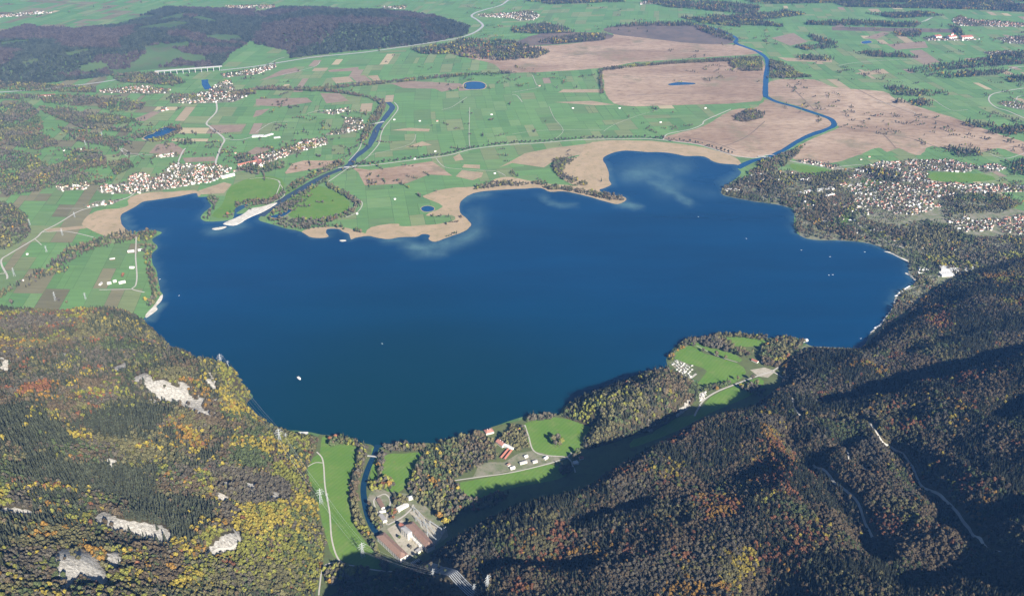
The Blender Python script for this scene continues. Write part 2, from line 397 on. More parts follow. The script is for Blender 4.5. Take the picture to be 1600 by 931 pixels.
hill_east = Hill("""330,1900 455,1200 488,1000 500,945 540,918 600,900 640,888 668,872 690,856 740,826 800,806 850,796 900,782 950,752 1000,720 1060,690 1120,664 1180,636 1212,612 1222,595
1222,575 1240,556 1268,546 1300,548 1345,549 1365,528 1390,510 1410,500 1440,470 1470,450 1500,432 1550,418 1600,402 1700,380 1900,350 2300,420 2600,1150 3600,1900""",
"""540,960,75 600,931,80 650,912,85 690,890,95 720,856,95 760,826,105 800,804,122 840,790,132 880,779,138 920,769,140 950,742,140 1012,706,116 1078,670,95 1133,650,80 1196,617,60 1225,606,42
640,960,125 690,1000,400 755,1000,440 830,1000,330 720,910,140 800,850,145 900,820,165 1000,780,178 1100,735,175 1200,695,165 1240,660,120 1280,680,160 830,931,200 920,900,215 1010,860,230 1100,830,240 1200,780,235 1290,740,205
1000,960,260 1150,931,280 1300,850,265 1300,960,330 1420,800,240 1400,720,190 1450,860,290 1500,931,340 1600,960,390 1600,850,340 1520,760,260 1600,740,290 1500,690,225 1420,670,180 1350,670,140 1330,720,170
1260,585,60 1300,570,70 1340,560,55 1370,540,40 1320,612,75 1380,598,85 1430,580,100 1420,530,75 1480,500,95 1480,560,110 1550,540,125 1600,520,135 1550,480,115 1600,440,95 1560,440,60 1700,470,160 1700,560,200
1400,625,160 1350,636,130 1470,612,195 1540,595,230 1600,580,250 1700,600,300 1580,660,270 1700,760,340 1850,800,380 1900,500,250 1250,610,50 1800,1000,450""", 30, 330, 23, 70)
hill_spur = Hill("""876,652 882,640 932,615 962,603 1002,587 1040,577 1058,586 1082,602 1093,620 1072,642 1040,664 1020,674 985,682 960,692 915,704 910,692 926,668 902,660""",
"""905,648,45 930,640,70 960,630,95 1000,610,100 1040,595,85 1060,605,80 1070,622,60 1040,635,75 1000,650,75 960,668,55 925,690,30""", 10, 160, 31, 30)
def dome(foot, h, ramp_m, seed, amp):
    class D: pass
    d = D(); d.foot = W(foot)
    def z(x, y):
        x = np.asarray(x, float); y = np.asarray(y, float)
        s_ = signed(x, y, d.foot)
        n = fbm(x, y, ramp_m * 1.3, seed, 4)
        return np.where(s_ > 0, h * sstep(0, ramp_m, s_) * (0.45 + 1.1 * n) + amp * (n - 0.5) * sstep(0, ramp_m, s_) + 0.9 * sstep(0, 20, s_), -4.0)
    d.z = z; return d
ridge_far = dome("395,60 400,22 440,12 500,13 560,18 600,16 680,26 735,42 728,56 690,64 640,72 560,80 500,86 455,92 450,80 400,70", 105, 700, 41, 45)
ridge_mid = dome("-300,56 0,52 40,40 120,46 180,38 260,12 400,16 398,62 360,85 345,104 300,106 230,110 150,122 60,132 -300,150", 85, 800, 47, 55)
knoll_left = dome("-60,325 0,318 20,322 44,340 46,358 36,372 16,382 -60,392", 45, 130, 53, 10)
HILLS = [hill_west, hill_east, hill_spur, ridge_far, ridge_mid, knoll_left]
def height(x, y):
    x = np.asarray(x, float); y = np.asarray(y, float)
    z = np.zeros(x.shape)
    for h in HILLS: z = np.maximum(z, h.z(x, y))
    return z
def hz(x, y): return float(height(np.array([x]), np.array([y]))[0])

# roads over the slopes (pixels on the slope surface): solve the point where the sight line meets the slope
def on_slope(uv, hill):
    uv = np.asarray(uv, float); h = np.zeros(len(uv)); lo = np.zeros(len(uv)); 
    best = np.full(len(uv), np.nan)
    for hh in np.arange(700, -1, -6.0):          # first surface met when coming down the line of sight
        p = PX(uv, np.full(len(uv), hh)); z = hill.z(p[:, 0], p[:, 1])
        hit = np.isnan(best) & (z >= hh)
        best[hit] = hh
    best = np.nan_to_num(best, nan=0.0)
    return PX(uv, best)[:, :2]
RAVINES = [("1290,618 1340,606 1400,594 1480,574 1560,549 1620,528", 75, 75), ("1398,690 1432,725 1454,760 1494,782 1518,815 1550,852", 60, 55), ("1235,675 1262,708 1312,768 1342,805 1368,860", 55, 55), ("1262,708 1300,690 1335,680", 40, 45),
    ("1195,905 1215,925 1240,960", 110, 75), ("905,800 945,785 985,778", 55, 55), ("1490,800 1560,790 1620,770", 70, 65), ("1420,900 1480,880 1560,890", 60, 60), ("1050,690 1110,720 1180,735", 22, 50), ("760,880 840,870 900,880", 45, 50), ("1560,640 1600,620 1640,610", 60, 60), ("1420,545 1480,525 1540,508", 30, 60)]
cuts_ = [(smooth_open(on_slope(poly(q), hill_east), 4), d, w) for q, d, w in RAVINES]
hill_east.cuts = cuts_
# rock faces, in pixels on the slopes
ROCK = [poly(s) for s in ("155,812 170,806 190,814 215,818 248,822 262,832 262,846 240,842 215,836 185,832 160,824",
    "78,884 100,868 130,868 150,880 165,900 160,914 140,906 125,900 110,920 98,916 95,895", "168,868 186,866 192,882 180,890 170,884",
    "215,596 232,590 245,600 258,598 272,606 290,612 308,628 318,640 296,636 276,628 250,622 236,612 228,602 218,606", "322,594 335,596 336,610 328,606",
    "168,718 183,720 184,731 172,732", "336,768 352,774 360,786 345,784", "0,796 20,794 40,797 66,802 40,806 0,803",
    "345,842 372,836 376,852 350,864 320,868 322,862", "0,560 14,566 12,580 0,578")]
ROCK = [q.mean(0) + (q - q.mean(0)) * np.array([1.15, 1.4]) for q in ROCK]
for q in ROCK:
    w = on_slope(q, hill_west); c_ = w.mean(0); r_ = max(22.0, 0.8 * float(np.sqrt(((w - c_) ** 2).sum(1).mean())))
    hill_west.bumps.append((c_[0], c_[1], r_, 0.75 * r_))
SLOPE_ROADS = []
for s_, hl in (("1238,622 1240,637 1250,650 1263,655 1287,659 1325,655 1350,659 1366,672 1378,690 1395,702 1413,715 1430,745 1440,762 1465,775 1480,785 1500,810 1520,837 1540,855 1570,867", hill_east),
               ("1320,700 1327,720 1345,728 1362,745", hill_east), ("1270,727 1300,750 1315,762 1340,790 1362,842", hill_east),
               ("315,872 340,862 362,858 373,848 372,838 362,824", hill_west)):
    pl = on_slope(poly(s_), hl)
    SLOPE_ROADS.append((smooth_open(pl, 6), hl))

ROCK_SOFT = [poly(s) for s in ("60,545 120,545 200,560 260,590 330,580 345,620 345,655 300,650 230,630 170,600 90,600 60,580", "330,735 400,738 455,760 450,785 380,790 335,775")]
SPURROCK = [poly(s) for s in ("1005,675 1020,664 1032,662 1020,674", "1055,650 1070,630 1082,620 1076,640 1062,654")]
EASTCLEAR = [poly(s) for s in ("1500,648 1508,644 1512,652 1502,654", "1465,725 1478,728 1476,745 1468,742", "1035,810 1060,800 1080,815 1078,838 1060,840")]
def in_any(u, v, L):
    r = np.zeros(u.shape, bool)
    for p in L: r |= inside(u, v, p)
    return r
def rock_amount(x, y, z):
    u, v = UVof(x, y, z)
    a = np.where(in_any(u, v, ROCK), 1.0, 0.0)
    soft = in_any(u, v, ROCK_SOFT)
    a = np.maximum(a, np.where(soft, 0.78 * sstep(0.56, 0.64, fbm(x, y, 38, 77, 4)), 0))
    a = np.maximum(a, np.where(in_any(u, v, SPURROCK), 1.0, 0.0))
    return a

# hill surface material: forest floor, with pale limestone where the rock lies bare
hm, hn, hb = mat('hillside', 0.95, 0.1)
fl = mixc(hn, ramp(hn, noise(hn, 1 / 70.0, 5, 0.6), 0.35, 0.65), (0.055, 0.045, 0.026), (0.085, 0.07, 0.036))
fl = mixc(hn, ramp(hn, noise(hn, 1 / 18.0, 4, 0.6), 0.5, 0.75), fl, (0.045, 0.05, 0.022))
ra = N(hn, 'ShaderNodeAttribute', attribute_name='rock', attribute_type='GEOMETRY')
rn = noise(hn, 1 / 14.0, 6, 0.7)
ad = N(hn, 'ShaderNodeMath', operation='ADD'); hn.links.new(ra.outputs['Fac'], ad.inputs[0]); hn.links.new(rn, ad.inputs[1])
rf = ramp(hn, ad.outputs[0], 1.02, 1.22)
rc = mixc(hn, ramp(hn, noise(hn, 1 / 7.0, 6, 0.7, vec_scale=(1, 1, 0.4)), 0.35, 0.65), (0.20, 0.185, 0.155), (0.46, 0.435, 0.385))
hn.links.new(mixc(hn, rf, fl, rc), hb.inputs['Base Color'])
bmp = N(hn, 'ShaderNodeBump'); bmp.inputs['Strength'].default_value = 1.0; bmp.inputs['Distance'].default_value = 7.0
hn.links.new(noise(hn, 1 / 12.0, 6, 0.7), bmp.inputs['Height']); hn.links.new(bmp.outputs[0], hb.inputs['Normal'])

def hill_mesh(name, hill, step, label, clip=None, m=None):
    lo, hi = hill.foot.min(0) - step, hill.foot.max(0) + step
    if clip:
        lo = np.maximum(lo, clip[0]); hi = np.minimum(hi, clip[1])
    xs = np.arange(lo[0], hi[0] + step, step); ys = np.arange(lo[1], hi[1] + step, step)
    X, Y = np.meshgrid(xs, ys); Z = hill.z(X.ravel(), Y.ravel()).reshape(X.shape)
    ny, nx = X.shape
    idx = np.arange(nx * ny).reshape(ny, nx)
    q = np.stack([idx[:-1, :-1], idx[:-1, 1:], idx[1:, 1:], idx[1:, :-1]], -1).reshape(-1, 4)
    keep = (Z.ravel()[q] > -3.9).any(1); q = q[keep]
    used = np.unique(q); remap = -np.ones(nx * ny, int); remap[used] = np.arange(len(used))
    V = np.stack([X.ravel(), Y.ravel(), Z.ravel()], 1)[used]; q = remap[q]
    me = bpy.data.meshes.new(name); me.vertices.add(len(V)); me.vertices.foreach_set('co', V.ravel())
    me.loops.add(q.size); me.polygons.add(len(q)); me.loops.foreach_set('vertex_index', q.ravel().astype(np.int32))
    me.polygons.foreach_set('loop_start', np.arange(0, q.size, 4, dtype=np.int32))
    me.polygons.foreach_set('use_smooth', np.ones(len(q), bool))
    me.update(calc_edges=True); me.materials.append(m or hm)
    a = me.attributes.new('rock', 'FLOAT', 'POINT'); a.data.foreach_set('value', rock_amount(V[:, 0], V[:, 1], V[:, 2]))
    o = bpy.data.objects.new(name, me); COL.objects.link(o); tag(o, label, kind='structure'); return o
hill_mesh('hill', hill_west, 8, 'wooded hillside with pale cliffs beside the lake', ((-2600, 1000), (0, 4500)))
hill_mesh('mountain', hill_east, 12, 'dark wooded mountain slope cut by ravines', ((-700, 1000), (3600, 4600)))
hill_mesh('hill', hill_spur, 8, 'round wooded spur between lake and valley road')
hill_mesh('hill', ridge_far, 45, 'long blue wooded ridge beyond the plain', m=M['far_hill'])
hill_mesh('hill', ridge_mid, 45, 'low wooded hills beyond the viaduct', ((-9500, 0), (9e9, 9e9)), M['far_hill'])
hill_mesh('hill', knoll_left, 15, 'small wooded knoll in the western fields')

# ------------------------------------------------------------------ farmland parcels of the plain: one mosaic of sheets
MOORS = [("moor", "942,110 990,103 1050,98 1112,96 1190,93 1192,150 1170,160 1050,165 972,165 948,150 943,125", 'moor'),
    ("moor", "1203,127 1272,125 1305,137 1380,143 1400,155 1450,172 1500,188 1600,222 1700,240 1700,262 1600,244 1560,232 1522,240 1455,228 1440,242 1418,238 1405,232 1385,238 1372,231 1340,243 1300,255 1255,253 1238,245 1250,226 1306,202 1308,196 1300,186 1276,176 1245,166 1203,152", 'moor'),
    ("moor", "1036,217 1065,207 1100,197 1145,172 1175,170 1192,160 1200,156 1245,170 1275,180 1296,188 1300,196 1288,203 1262,212 1242,222 1200,243 1150,245 1100,228", 'moor'),
    ("moor", "700,80 760,72 850,72 947,62 960,53 1000,53 1092,67 1145,70 1175,77 1185,84 1060,93 990,98 937,107 800,114 770,100 720,88", 'moor'),
    ("moor", "925,222 1005,220 1035,222 1100,231 1150,247 1158,262 1130,262 1050,250 980,245 960,300 937,299 905,292 872,277 868,258 880,250 905,244", 'reed'),
    ("reed_bed", "572,372 580,355 622,350 630,354 705,347 707,336 665,337 692,322 665,310 665,305 700,295 742,292 775,280 800,277 840,285 862,288 905,292 960,300 985,314 960,322 860,304 800,300 740,310 726,320 742,350 720,372 680,384 600,380", 'reed'),
    ("reed_bed", "470,364 490,356 512,354 540,356 560,362 580,367 578,376 545,380 490,376", 'reed'),
    ("reed_bed", "150,330 190,326 205,320 215,330 205,360 215,372 175,372 145,362 128,350", 'reed'),
    ("reed_bed", "205,308 240,300 270,300 305,297 312,306 280,312 240,318 205,324", 'reed'),
    ("field", "550,262 580,266 637,258 675,252 707,275 670,273 635,287 570,290 560,270", 'moor'),
    ("field", "445,270 457,256 475,251 527,251 510,261 447,272", 'moor'),
    ("field", "632,231 660,221 675,227", 'stubble'), ("field", "712,276 722,266 755,270 752,277 738,282", 'stubble'),
    ("field", "708,246 718,240 724,250 712,252", 'stubble'), ("field", "722,262 725,257 750,258 750,264", 'stubble'),
    ("field", "780,262 800,255 850,262 868,250 930,237 925,224 860,232 820,240", 'stubble'),
    ("field", "872,145 880,140 943,140 944,145", 'stubble'), ("field", "866,160 925,158 960,164 930,165", 'stubble'),
    ("field", "512,110 560,105 560,111 515,113", 'plough'), ("field", "518,122 545,120 553,128 525,131", 'stubble'),
    ("field", "547,119 570,118 585,130 562,133", 'plough'), ("field", "574,119 590,118 595,127 585,127", 'stubble'),
    ("field", "610,131 640,127 720,131 725,137 690,144 680,139 630,138 620,134", 'plough'),
    ("field", "500,146 530,146 545,158 510,162", 'plough'), ("field", "400,155 480,153 488,160 440,167 400,165", 'plough'),
    ("field", "400,173 422,170 408,180 395,184", 'plough'), ("field", "325,196 385,195 375,206 340,208", 'plough'),
    ("field", "205,188 240,174 250,176 225,190", 'plough'), ("field", "232,240 245,226 270,223 290,236 285,242", 'plough'),
    ("field", "285,247 335,245 338,252 290,254", 'plough'), ("field", "380,242 400,230 425,232 405,242", 'plough'),
    ("field", "470,334 472,331 543,320 545,324", 'stubble'), ("field", "470,342 474,335 535,330 520,340 500,344", 'stubble'),
    ("field", "310,298 350,285 362,288 350,302 315,304", 'stubble'), ("field", "68,358 130,353 135,357 75,363", 'stubble'),
    ("field", "610,204 640,200 672,202 670,206 645,205", 'stubble'), ("field", "405,127 440,110 462,106 470,112 440,118", 'plough'),
    ("field", "1335,115 1380,108 1390,115 1350,118", 'stubble'), ("field", "1420,80 1440,78 1470,98 1450,99", 'plough'),
    ("field", "1385,70 1445,65 1450,75 1400,78", 'plough'), ("field", "1350,60 1380,50 1390,52 1370,62", 'plough'),
    ("field", "1215,90 1300,94 1300,98 1230,96", 'stubble'), ("field", "1300,42 1500,46 1500,52 1300,48", 'moor_dark'), ("field", "1205,60 1240,52 1262,66 1235,72", 'plough'),
    ("bog_wood", "945,45 1000,38 1085,38 1130,53 1146,68 1092,69 1010,60 960,54", 'moor_dark'),
    ("bog_wood", "800,72 850,52 950,53 945,63 860,70", 'moor_dark')]
VILLAGES = {
 'east shore village': ["1325,268 1375,253 1450,250 1490,250 1530,262 1510,270 1450,268 1455,285 1520,288 1600,290 1620,300 1510,302 1485,312 1470,325 1400,350 1360,345 1350,325 1300,322 1300,300",
     "1240,252 1262,250 1320,262 1300,264", "1475,345 1510,335 1520,345 1560,340 1550,360 1510,365", "1520,262 1560,256 1575,264 1540,272", "1440,385 1455,382 1470,398 1450,402"],
 'eastern shore wood': ["1245,300 1300,285 1330,300 1345,330 1370,350 1420,360 1470,365 1500,385 1480,405 1440,395 1385,372 1320,365 1260,345", "1180,262 1240,268 1250,282 1190,290 1150,296"],
 'red roofed slope estate': ["1553,345 1610,333 1612,366 1565,366"],
 'western bay village': ["150,296 157,290 195,285 207,273 225,270 238,278 255,270 270,255 300,257 335,258 362,262 360,268 334,284 300,290 250,298 212,303 160,303",
     "85,292 125,282 140,287 135,297 95,299", "128,322 150,315 185,312 197,310 175,320 135,324", "240,244 275,240 278,245 245,247"],
 'riverside ribbon village': ["362,272 372,262 400,243 445,232 475,221 510,215 513,225 485,233 447,245 400,262", "510,208 535,200 540,185 565,185 570,200 540,210 510,212", "495,176 520,172 545,168 548,174 520,180"],
 'village below the viaduct': ["265,162 268,148 325,145 340,130 360,125 370,145 390,150 365,160 320,162", "155,142 220,134 265,140 265,147 160,146", "345,117 398,108 430,100 432,106 400,117 350,122", "245,175 258,166 262,172 252,176"],
 'town below the far woods': ["1487,32 1500,25 1515,31 1550,33 1600,37 1620,40 1590,43 1495,41"],
 'far monastery village': ["1440,60 1465,57 1510,60 1530,62 1515,64 1450,64", "1557,61 1600,56 1620,72 1575,68", "1535,82 1575,80 1598,85 1550,88", "1557,162 1575,158 1620,165 1598,172 1575,168"],
 'far village beyond the moor': ["747,23 800,20 830,18 845,25 835,32 810,33 800,29 750,27", "597,11 637,10 632,15 600,14", "1000,4 1040,2 1040,6 1000,8"],
 'hamlet beyond the western hills': ["0,22 25,22 60,18 85,20 50,24 27,26 0,28", "350,10 400,9 400,14 355,13", "400,9 430,8 430,13 405,14"],
}
vill_px = [poly(q) for L in VILLAGES.values() for q in L]
PAL_G = np.array([(0.090, 0.165, 0.056), (0.098, 0.172, 0.060), (0.083, 0.155, 0.055), (0.11, 0.175, 0.066), (0.095, 0.152, 0.058), (0.135, 0.165, 0.072)])
PAL_T = np.array([(0.25, 0.20, 0.125), (0.20, 0.155, 0.11), (0.30, 0.25, 0.15)])
def parcels():
    V = []; Fc = []; C = []
    th = R(18); ca, sa = math.cos(th), math.sin(th)
    tiles = []
    for gx in np.arange(-9000, 9000, 900.0):
        for gy in np.arange(2600, 16000, 900.0):
            ang = R(rng.choice([8, 12, 70, 75])) + (vnoise(np.array([gx]), np.array([gy]), 4000, 5)[0] - .5) * 1.0
            tiles.append((gx, gy, ang))
    def split(x0, x1, y0, y1, out, d=0):
        w, h = x1 - x0, y1 - y0
        if w * h < rng.uniform(9000, 60000) or d > 7 or min(w, h) < 38:
            out.append((x0, x1, y0, y1)); return
        if w > h * rng.choice([0.3, 0.3, 2.2]):
            m_ = x0 + w * rng.uniform(0.35, 0.65); split(x0, m_, y0, y1, out, d + 1); split(m_, x1, y0, y1, out, d + 1)
        else:
            m_ = y0 + h * rng.uniform(0.35, 0.65); split(x0, x1, y0, m_, out, d + 1); split(x0, x1, m_, y1, out, d + 1)
    for gx, gy, ang in tiles:
        out = []; split(-450, 450, -450, 450, out)
        for x0, x1, y0, y1 in out:
            x0 += 1.1; x1 -= 1.1; y0 += 1.1; y1 -= 1.1
            q = np.array([(x0, y0), (x1, y0), (x1, y1), (x0, y1)]) + (gx, gy)
            q = np.stack([q[:, 0] + 420 * np.sin(q[:, 1] / 2300.0 + 1), q[:, 1] + 330 * np.sin(q[:, 0] / 1900.0) + 60 * np.sin(q[:, 0] / 700.0)], 1)
            c = q.mean(0); u, v = UVof(c[0], c[1], 0.0)
            if u < -150 or u > 1750 or v > 500: continue
            west = 390 < u < 620 and 85 < v < 190 or 180 < u < 420 and 165 < v < 260
            pt = 0.07 if west else (0.05 if u > 1300 else 0.008)
            col = PAL_T[rng.integers(3)] if rng.random() < pt else PAL_G[rng.integers(6)] * rng.uniform(0.9, 1.1)
            big = PAL_G[0] * 1.05
            if u < 240 and rng.random() < .3: col = np.array((0.135, 0.125, 0.07)) * rng.uniform(.8, 1.15)
            col = col * 1.18; big = big * 1.18
            col = col if rng.random() < 0.55 or col[0] > 0.15 else col * 0.4 + big * 0.6
            b = len(V); V.extend([(a[0], a[1], Z_FIELD) for a in q]); Fc.append((b, b + 1, b + 2, b + 3)); C.append(col)
    o = obj('fields', V, Fc, M['fields'], kind='structure', label='green patchwork of meadows and farm fields on the plain')
    a = o.data.attributes.new('tint', 'FLOAT_COLOR', 'FACE')
    a.data.foreach_set('color', np.concatenate([np.array(C), np.ones((len(C), 1))], 1).astype(np.float32).ravel())
parcels()
for i, (nm, s_, mt) in enumerate(MOORS):
    w = W(s_); isf = nm == 'field'
    w = rough_edge(w if isf else smooth_closed(w, 3), 30 if isf else 35, 2 if isf else 14, i + 2)
    sheet(nm, w, (Z_MOOR if mt != 'reed' else Z_REED) + 0.004 * i, M[mt])
for vp in vill_px:
    sheet('village_ground', rough_edge(PX(vp)[:, :2], 40, 12, 5), Z_REED + 0.01, M['village'])
NEAR_MEADOWS = ["477,745 490,715 500,708 503,683 515,683 540,687 570,703 560,720 550,740 545,760 545,785 550,810 560,830 575,850 590,870 597,889 560,884 530,873 515,860 500,800 493,770",
    "598,712 630,709 663,707 654,722 640,748 629,765 608,771 596,747", "708,756 800,739 857,725 889,737 868,750 800,762 745,778 717,766", "820,662 860,651 927,664 930,680 909,690 905,700 884,712 833,704",
    "1055,548 1079,540 1100,552 1150,567 1166,582 1145,600 1122,605 1088,603 1105,580 1085,571 1055,562", "1078,538 1088,536 1150,555 1156,566 1112,552", "1115,530 1138,526 1175,528 1197,534 1180,542 1145,540 1122,534",
    "1090,645 1110,620 1150,602 1187,590 1192,606 1150,628 1110,645 1060,672 1015,690 985,700 990,686 1020,677 1030,665 1060,652", "581,700 592,703 590,750 578,755 580,730",
    "1295,338 1325,335 1332,345 1305,352", "1455,270 1530,271 1556,281 1500,285 1452,281", "1345,285 1352,279 1378,284 1370,292 1350,292", "1300,352 1318,350 1320,358 1304,360", "1460,352 1478,350 1480,360 1464,362", "1236,256 1300,266 1330,272 1290,276 1245,268", "1422,448 1440,440 1455,440 1445,446", "1436,472 1455,470 1470,480 1440,482", "1390,486 1400,490 1405,500 1388,498",
    "330,338 345,322 352,308 362,290 405,275 440,280 442,300 420,312 400,316 380,316 372,322 366,330 355,341",
    "445,300 470,290 505,292 540,310 545,325 520,345 470,345 445,330"]
base = sheet('valley_floor', rough_edge(W("470,720 500,678 580,690 640,692 745,672 870,644 940,660 960,690 1100,600 1040,570 1060,535 1130,522 1240,524 1260,545 1230,620 1180,660 1060,720 950,780 850,810 740,840 680,880 600,910 490,945 505,880"), 60, 0), Z_MOOR + 0.3, M['rough_grass'])
sheet('valley_floor', rough_edge(W("1200,268 1330,262 1600,330 1700,360 1700,420 1500,450 1440,500 1380,520 1340,545 1250,545 1400,440 1250,370 1240,325 1130,308 1120,296"), 60, 0), Z_MOOR + 0.31, M['village'])
for s_ in NEAR_MEADOWS:
    sheet('meadow', rough_edge(smooth_closed(W(s_), 2), 25, 3, 9), Z_MEADOW + 0.06, M['meadow'])
sheet('yard', smooth_closed(W("586,762 606,768 640,772 664,790 690,815 700,838 672,856 640,872 624,876 600,850 578,815 572,785"), 2), Z_MEADOW + 0.1, M['village'])
sheet('courtyard', W("605,826 628,812 668,852 640,872 634,868"), Z_MEADOW + 0.14, M['yard'])
sheet('switchyard_ground', W("640,800 652,796 668,812 696,828 688,842 676,852 655,818"), Z_MEADOW + 0.13, M['yard'])
for s_, w_ in (("592,775 584,782 588,796 596,808 606,820", 5), ("592,775 602,772 610,782 606,800 603,812", 5), ("606,820 628,808 642,796 646,788", 6), ("610,806 625,800", 5)): ribbon('drive', smooth_open(W(s_), 5), w_, lambda x, y: Z_ROAD, M['road'])
sheet('pasture', W("738,748 750,722 788,722 796,736"), Z_MEADOW + 0.08, M['village'])
sheet('garden_ground', W("788,722 810,708 832,704 880,716 858,726 796,738"), Z_MEADOW + 0.09, M['village'])
sheet('camp_ground', W("1046,566 1060,562 1082,572 1080,590 1066,588"), Z_MEADOW + 0.1, M['village'])
sheet('village_square', W("1172,578 1195,574 1212,580 1200,590 1185,588"), Z_MEADOW + 0.1, M['yard'])
sheet('quarry_floor', W("1092,615 1104,610 1100,625 1093,628"), Z_MEADOW + 0.1, M['gravel'])

# ------------------------------------------------------------------ water
def lake():
    vs = [Vector((x, y)) for x, y in lake_s]; n = len(vs)
    lo, hi = lake_s.min(0), lake_s.max(0)
    X, Y = np.meshgrid(np.arange(lo[0], hi[0], 45.), np.arange(lo[1], hi[1], 45.)); X = X.ravel() + rng.uniform(-8, 8, X.size); Y = Y.ravel() + rng.uniform(-8, 8, Y.size)
    k = inside(X, Y, lake_s) & (dist_line(X, Y, lake_s) > 14)
    vs += [Vector((x, y)) for x, y in zip(X[k], Y[k])]
    co, ed, fc, *_ = geometry.delaunay_2d_cdt(vs, [(i, (i + 1) % n) for i in range(n)], [list(range(n))], 1, 1e-3)
    P = np.array([(c.x, c.y) for c in co])
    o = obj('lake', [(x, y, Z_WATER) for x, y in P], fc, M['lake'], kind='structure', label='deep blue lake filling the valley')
    d = dist_line(P[:, 0], P[:, 1], lake_s); u, v = UVof(P[:, 0], P[:, 1], 0.0)
    s = 0.30 * np.exp(-d / 16.0) * (v < 480)
    for line, r, a in (("985,272 1010,272 1035,278 1045,292", 22, .55), ("1020,285 1048,300 1065,310 1077,318", 7, .65), ("1005,262 1060,262", 22, .35), ("968,318 985,322 994,324", 7, .9), ("950,265 955,285", 8, .5),
            ("640,385 665,388 690,382", 11, .75), ("690,386 720,376 745,362", 14, .55), ("650,398 690,396", 10, .4), ("726,312 735,306 760,303", 10, .45), ("845,305 858,317 875,322 898,320", 5, .5), ("745,330 742,350", 14, .35),
            ("194,338 199,352 206,362", 6, .7), ("330,362 350,360 380,352", 10, .5), ("248,478 236,492 228,500", 6, .8), ("1135,302 1132,285 1150,275", 9, .35), ("1242,350 1246,362", 7, .4), ("1075,298 1110,302", 12, .2),
            ("600,376 640,378", 7, .5)):
        dl = np.full(len(u), 1e9); L = poly(line)
        su, sv_ = u / r, v / r * 1.6; L2 = np.stack([L[:, 0] / r, L[:, 1] / r * 1.6], 1)
        dl = dist_line(su, sv_, L2, False)
        s = np.maximum(s, a * np.exp(-dl ** 2))
    mouth = W('610,690')[0]; dm = np.hypot(P[:, 0] - mouth[0], (P[:, 1] - mouth[1]) * 1.2); pl = (1 - sstep(200, 2100, dm + 500 * (fbm(P[:, 0], P[:, 1], 900, 71, 3) - .5)))  # weight of the painted haze gradient, strongest near the canal mouth
    at2 = o.data.attributes.new('painted_gradient', 'FLOAT', 'POINT'); at2.data.foreach_set('value', pl.astype(np.float32))
    at = o.data.attributes.new('shallow', 'FLOAT', 'POINT'); at.data.foreach_set('value', s.astype(np.float32))
lake()
def river(nm, s_, w, label, m='river', z=Z_WATER + 0.02):
    l_ = smooth_open(W(s_), 10); ww = w * (0.72 + 0.6 * fbm(l_[:, 0], l_[:, 1], 160, 21, 3)) if nm == 'river' else w
    return ribbon(nm, l_, ww, lambda x, y: z, M[m], label=label)
river('river', "408,338 432,319 470,296 505,276 545,259 553,247 575,230 584,214 590,200 605,180 613,168 606,160", 46, 'river flowing into the lake between tree lined banks', 'inflow')
river('river', "1152,263 1175,252 1200,246 1226,234 1245,222 1265,212 1290,203 1303,196 1297,186 1275,178 1245,168 1215,160 1200,153 1196,148 1197,120 1199,95 1185,82 1165,74 1150,68 1150,60 1130,50 1100,40", 44, 'river leaving the lake across the brown moor')
river('canal', "590,695 584,712 574,735 568,760 570,785 577,812 590,836", 21, 'outflow canal from the power station to the lake', 'canal')
river('river', "320,125 321,132 326,140", 60, 'short bend of a river below the viaduct')
for s_ in ("225,217 230,212 240,209 246,204 260,199 275,201 280,204 270,210 255,219 240,220", "726,131 737,128 752,129 759,134 755,139 742,140 727,139", "1044,132 1060,129 1084,130 1085,132 1070,133 1050,134",
           "658,326 662,323 670,322 678,325 677,329 669,331 661,330", "423,338 442,333 450,327 456,329 445,337 430,341", "1346,66 1358,64 1362,67 1350,69"):
    w = smooth_closed(W(s_), 4)
    c = w.mean(0)
    sheet('pond_bank', c + (w - c) * 1.12 + 0, Z_WATER - 0.1, M['reed'])
    sheet('pond', w, Z_WATER, M['river'])
def spit(s_, h, label):
    w = rough_edge(smooth_closed(W(s_), 3), 12, 2.5, 4); n = len(w); c = w.mean(0)
    v = [(x, y, Z_WATER - 0.3) for x, y in w] + [(*(q + (c - q) / (np.linalg.norm(c - q) + 1e-6) * 6), Z_WATER + h) for q in w]
    f = [(i, (i + 1) % n, n + (i + 1) % n, n + i) for i in range(n)] + [tuple(n + i for i in t) for t in tri_poly(np.array([q[:2] for q in v[n:]]))]
    obj('gravel_bank', v, f, M['gravel'], kind='structure', label=label)
spit("349,351 352,348 370,340 382,333 392,326 410,323 430,317 432,319 412,331 398,337 385,343 376,349 365,353", 1.6, 'long white gravel spit at the river mouth')
spit("331,358 336,356.2 352,354 354,355.5 346,358.6 336,359.6", 1.2, 'narrow white gravel islet off the spit')
spit("228,497 236,492 246,484 244,479 252,470 255,461 251,462 240,478 228,491", 0.8, 'pale beach on the west shore')
spit("1380,393 1392,396.5 1408,404.5 1419,410 1418,407 1404,400.5 1390,393.5", 0.6, 'gravel beach on the east shore')
spit("1414,427.5 1423,432 1430,440 1431,437 1424,430 1416,426", 0.6, 'curved gravel breakwater below the factory')
for i_, s_ in enumerate(("530,375.5 538,374.5 542,376.5 534,378", )):
    spit(s_, 0.8, 'tiny reed islet off the south shore')

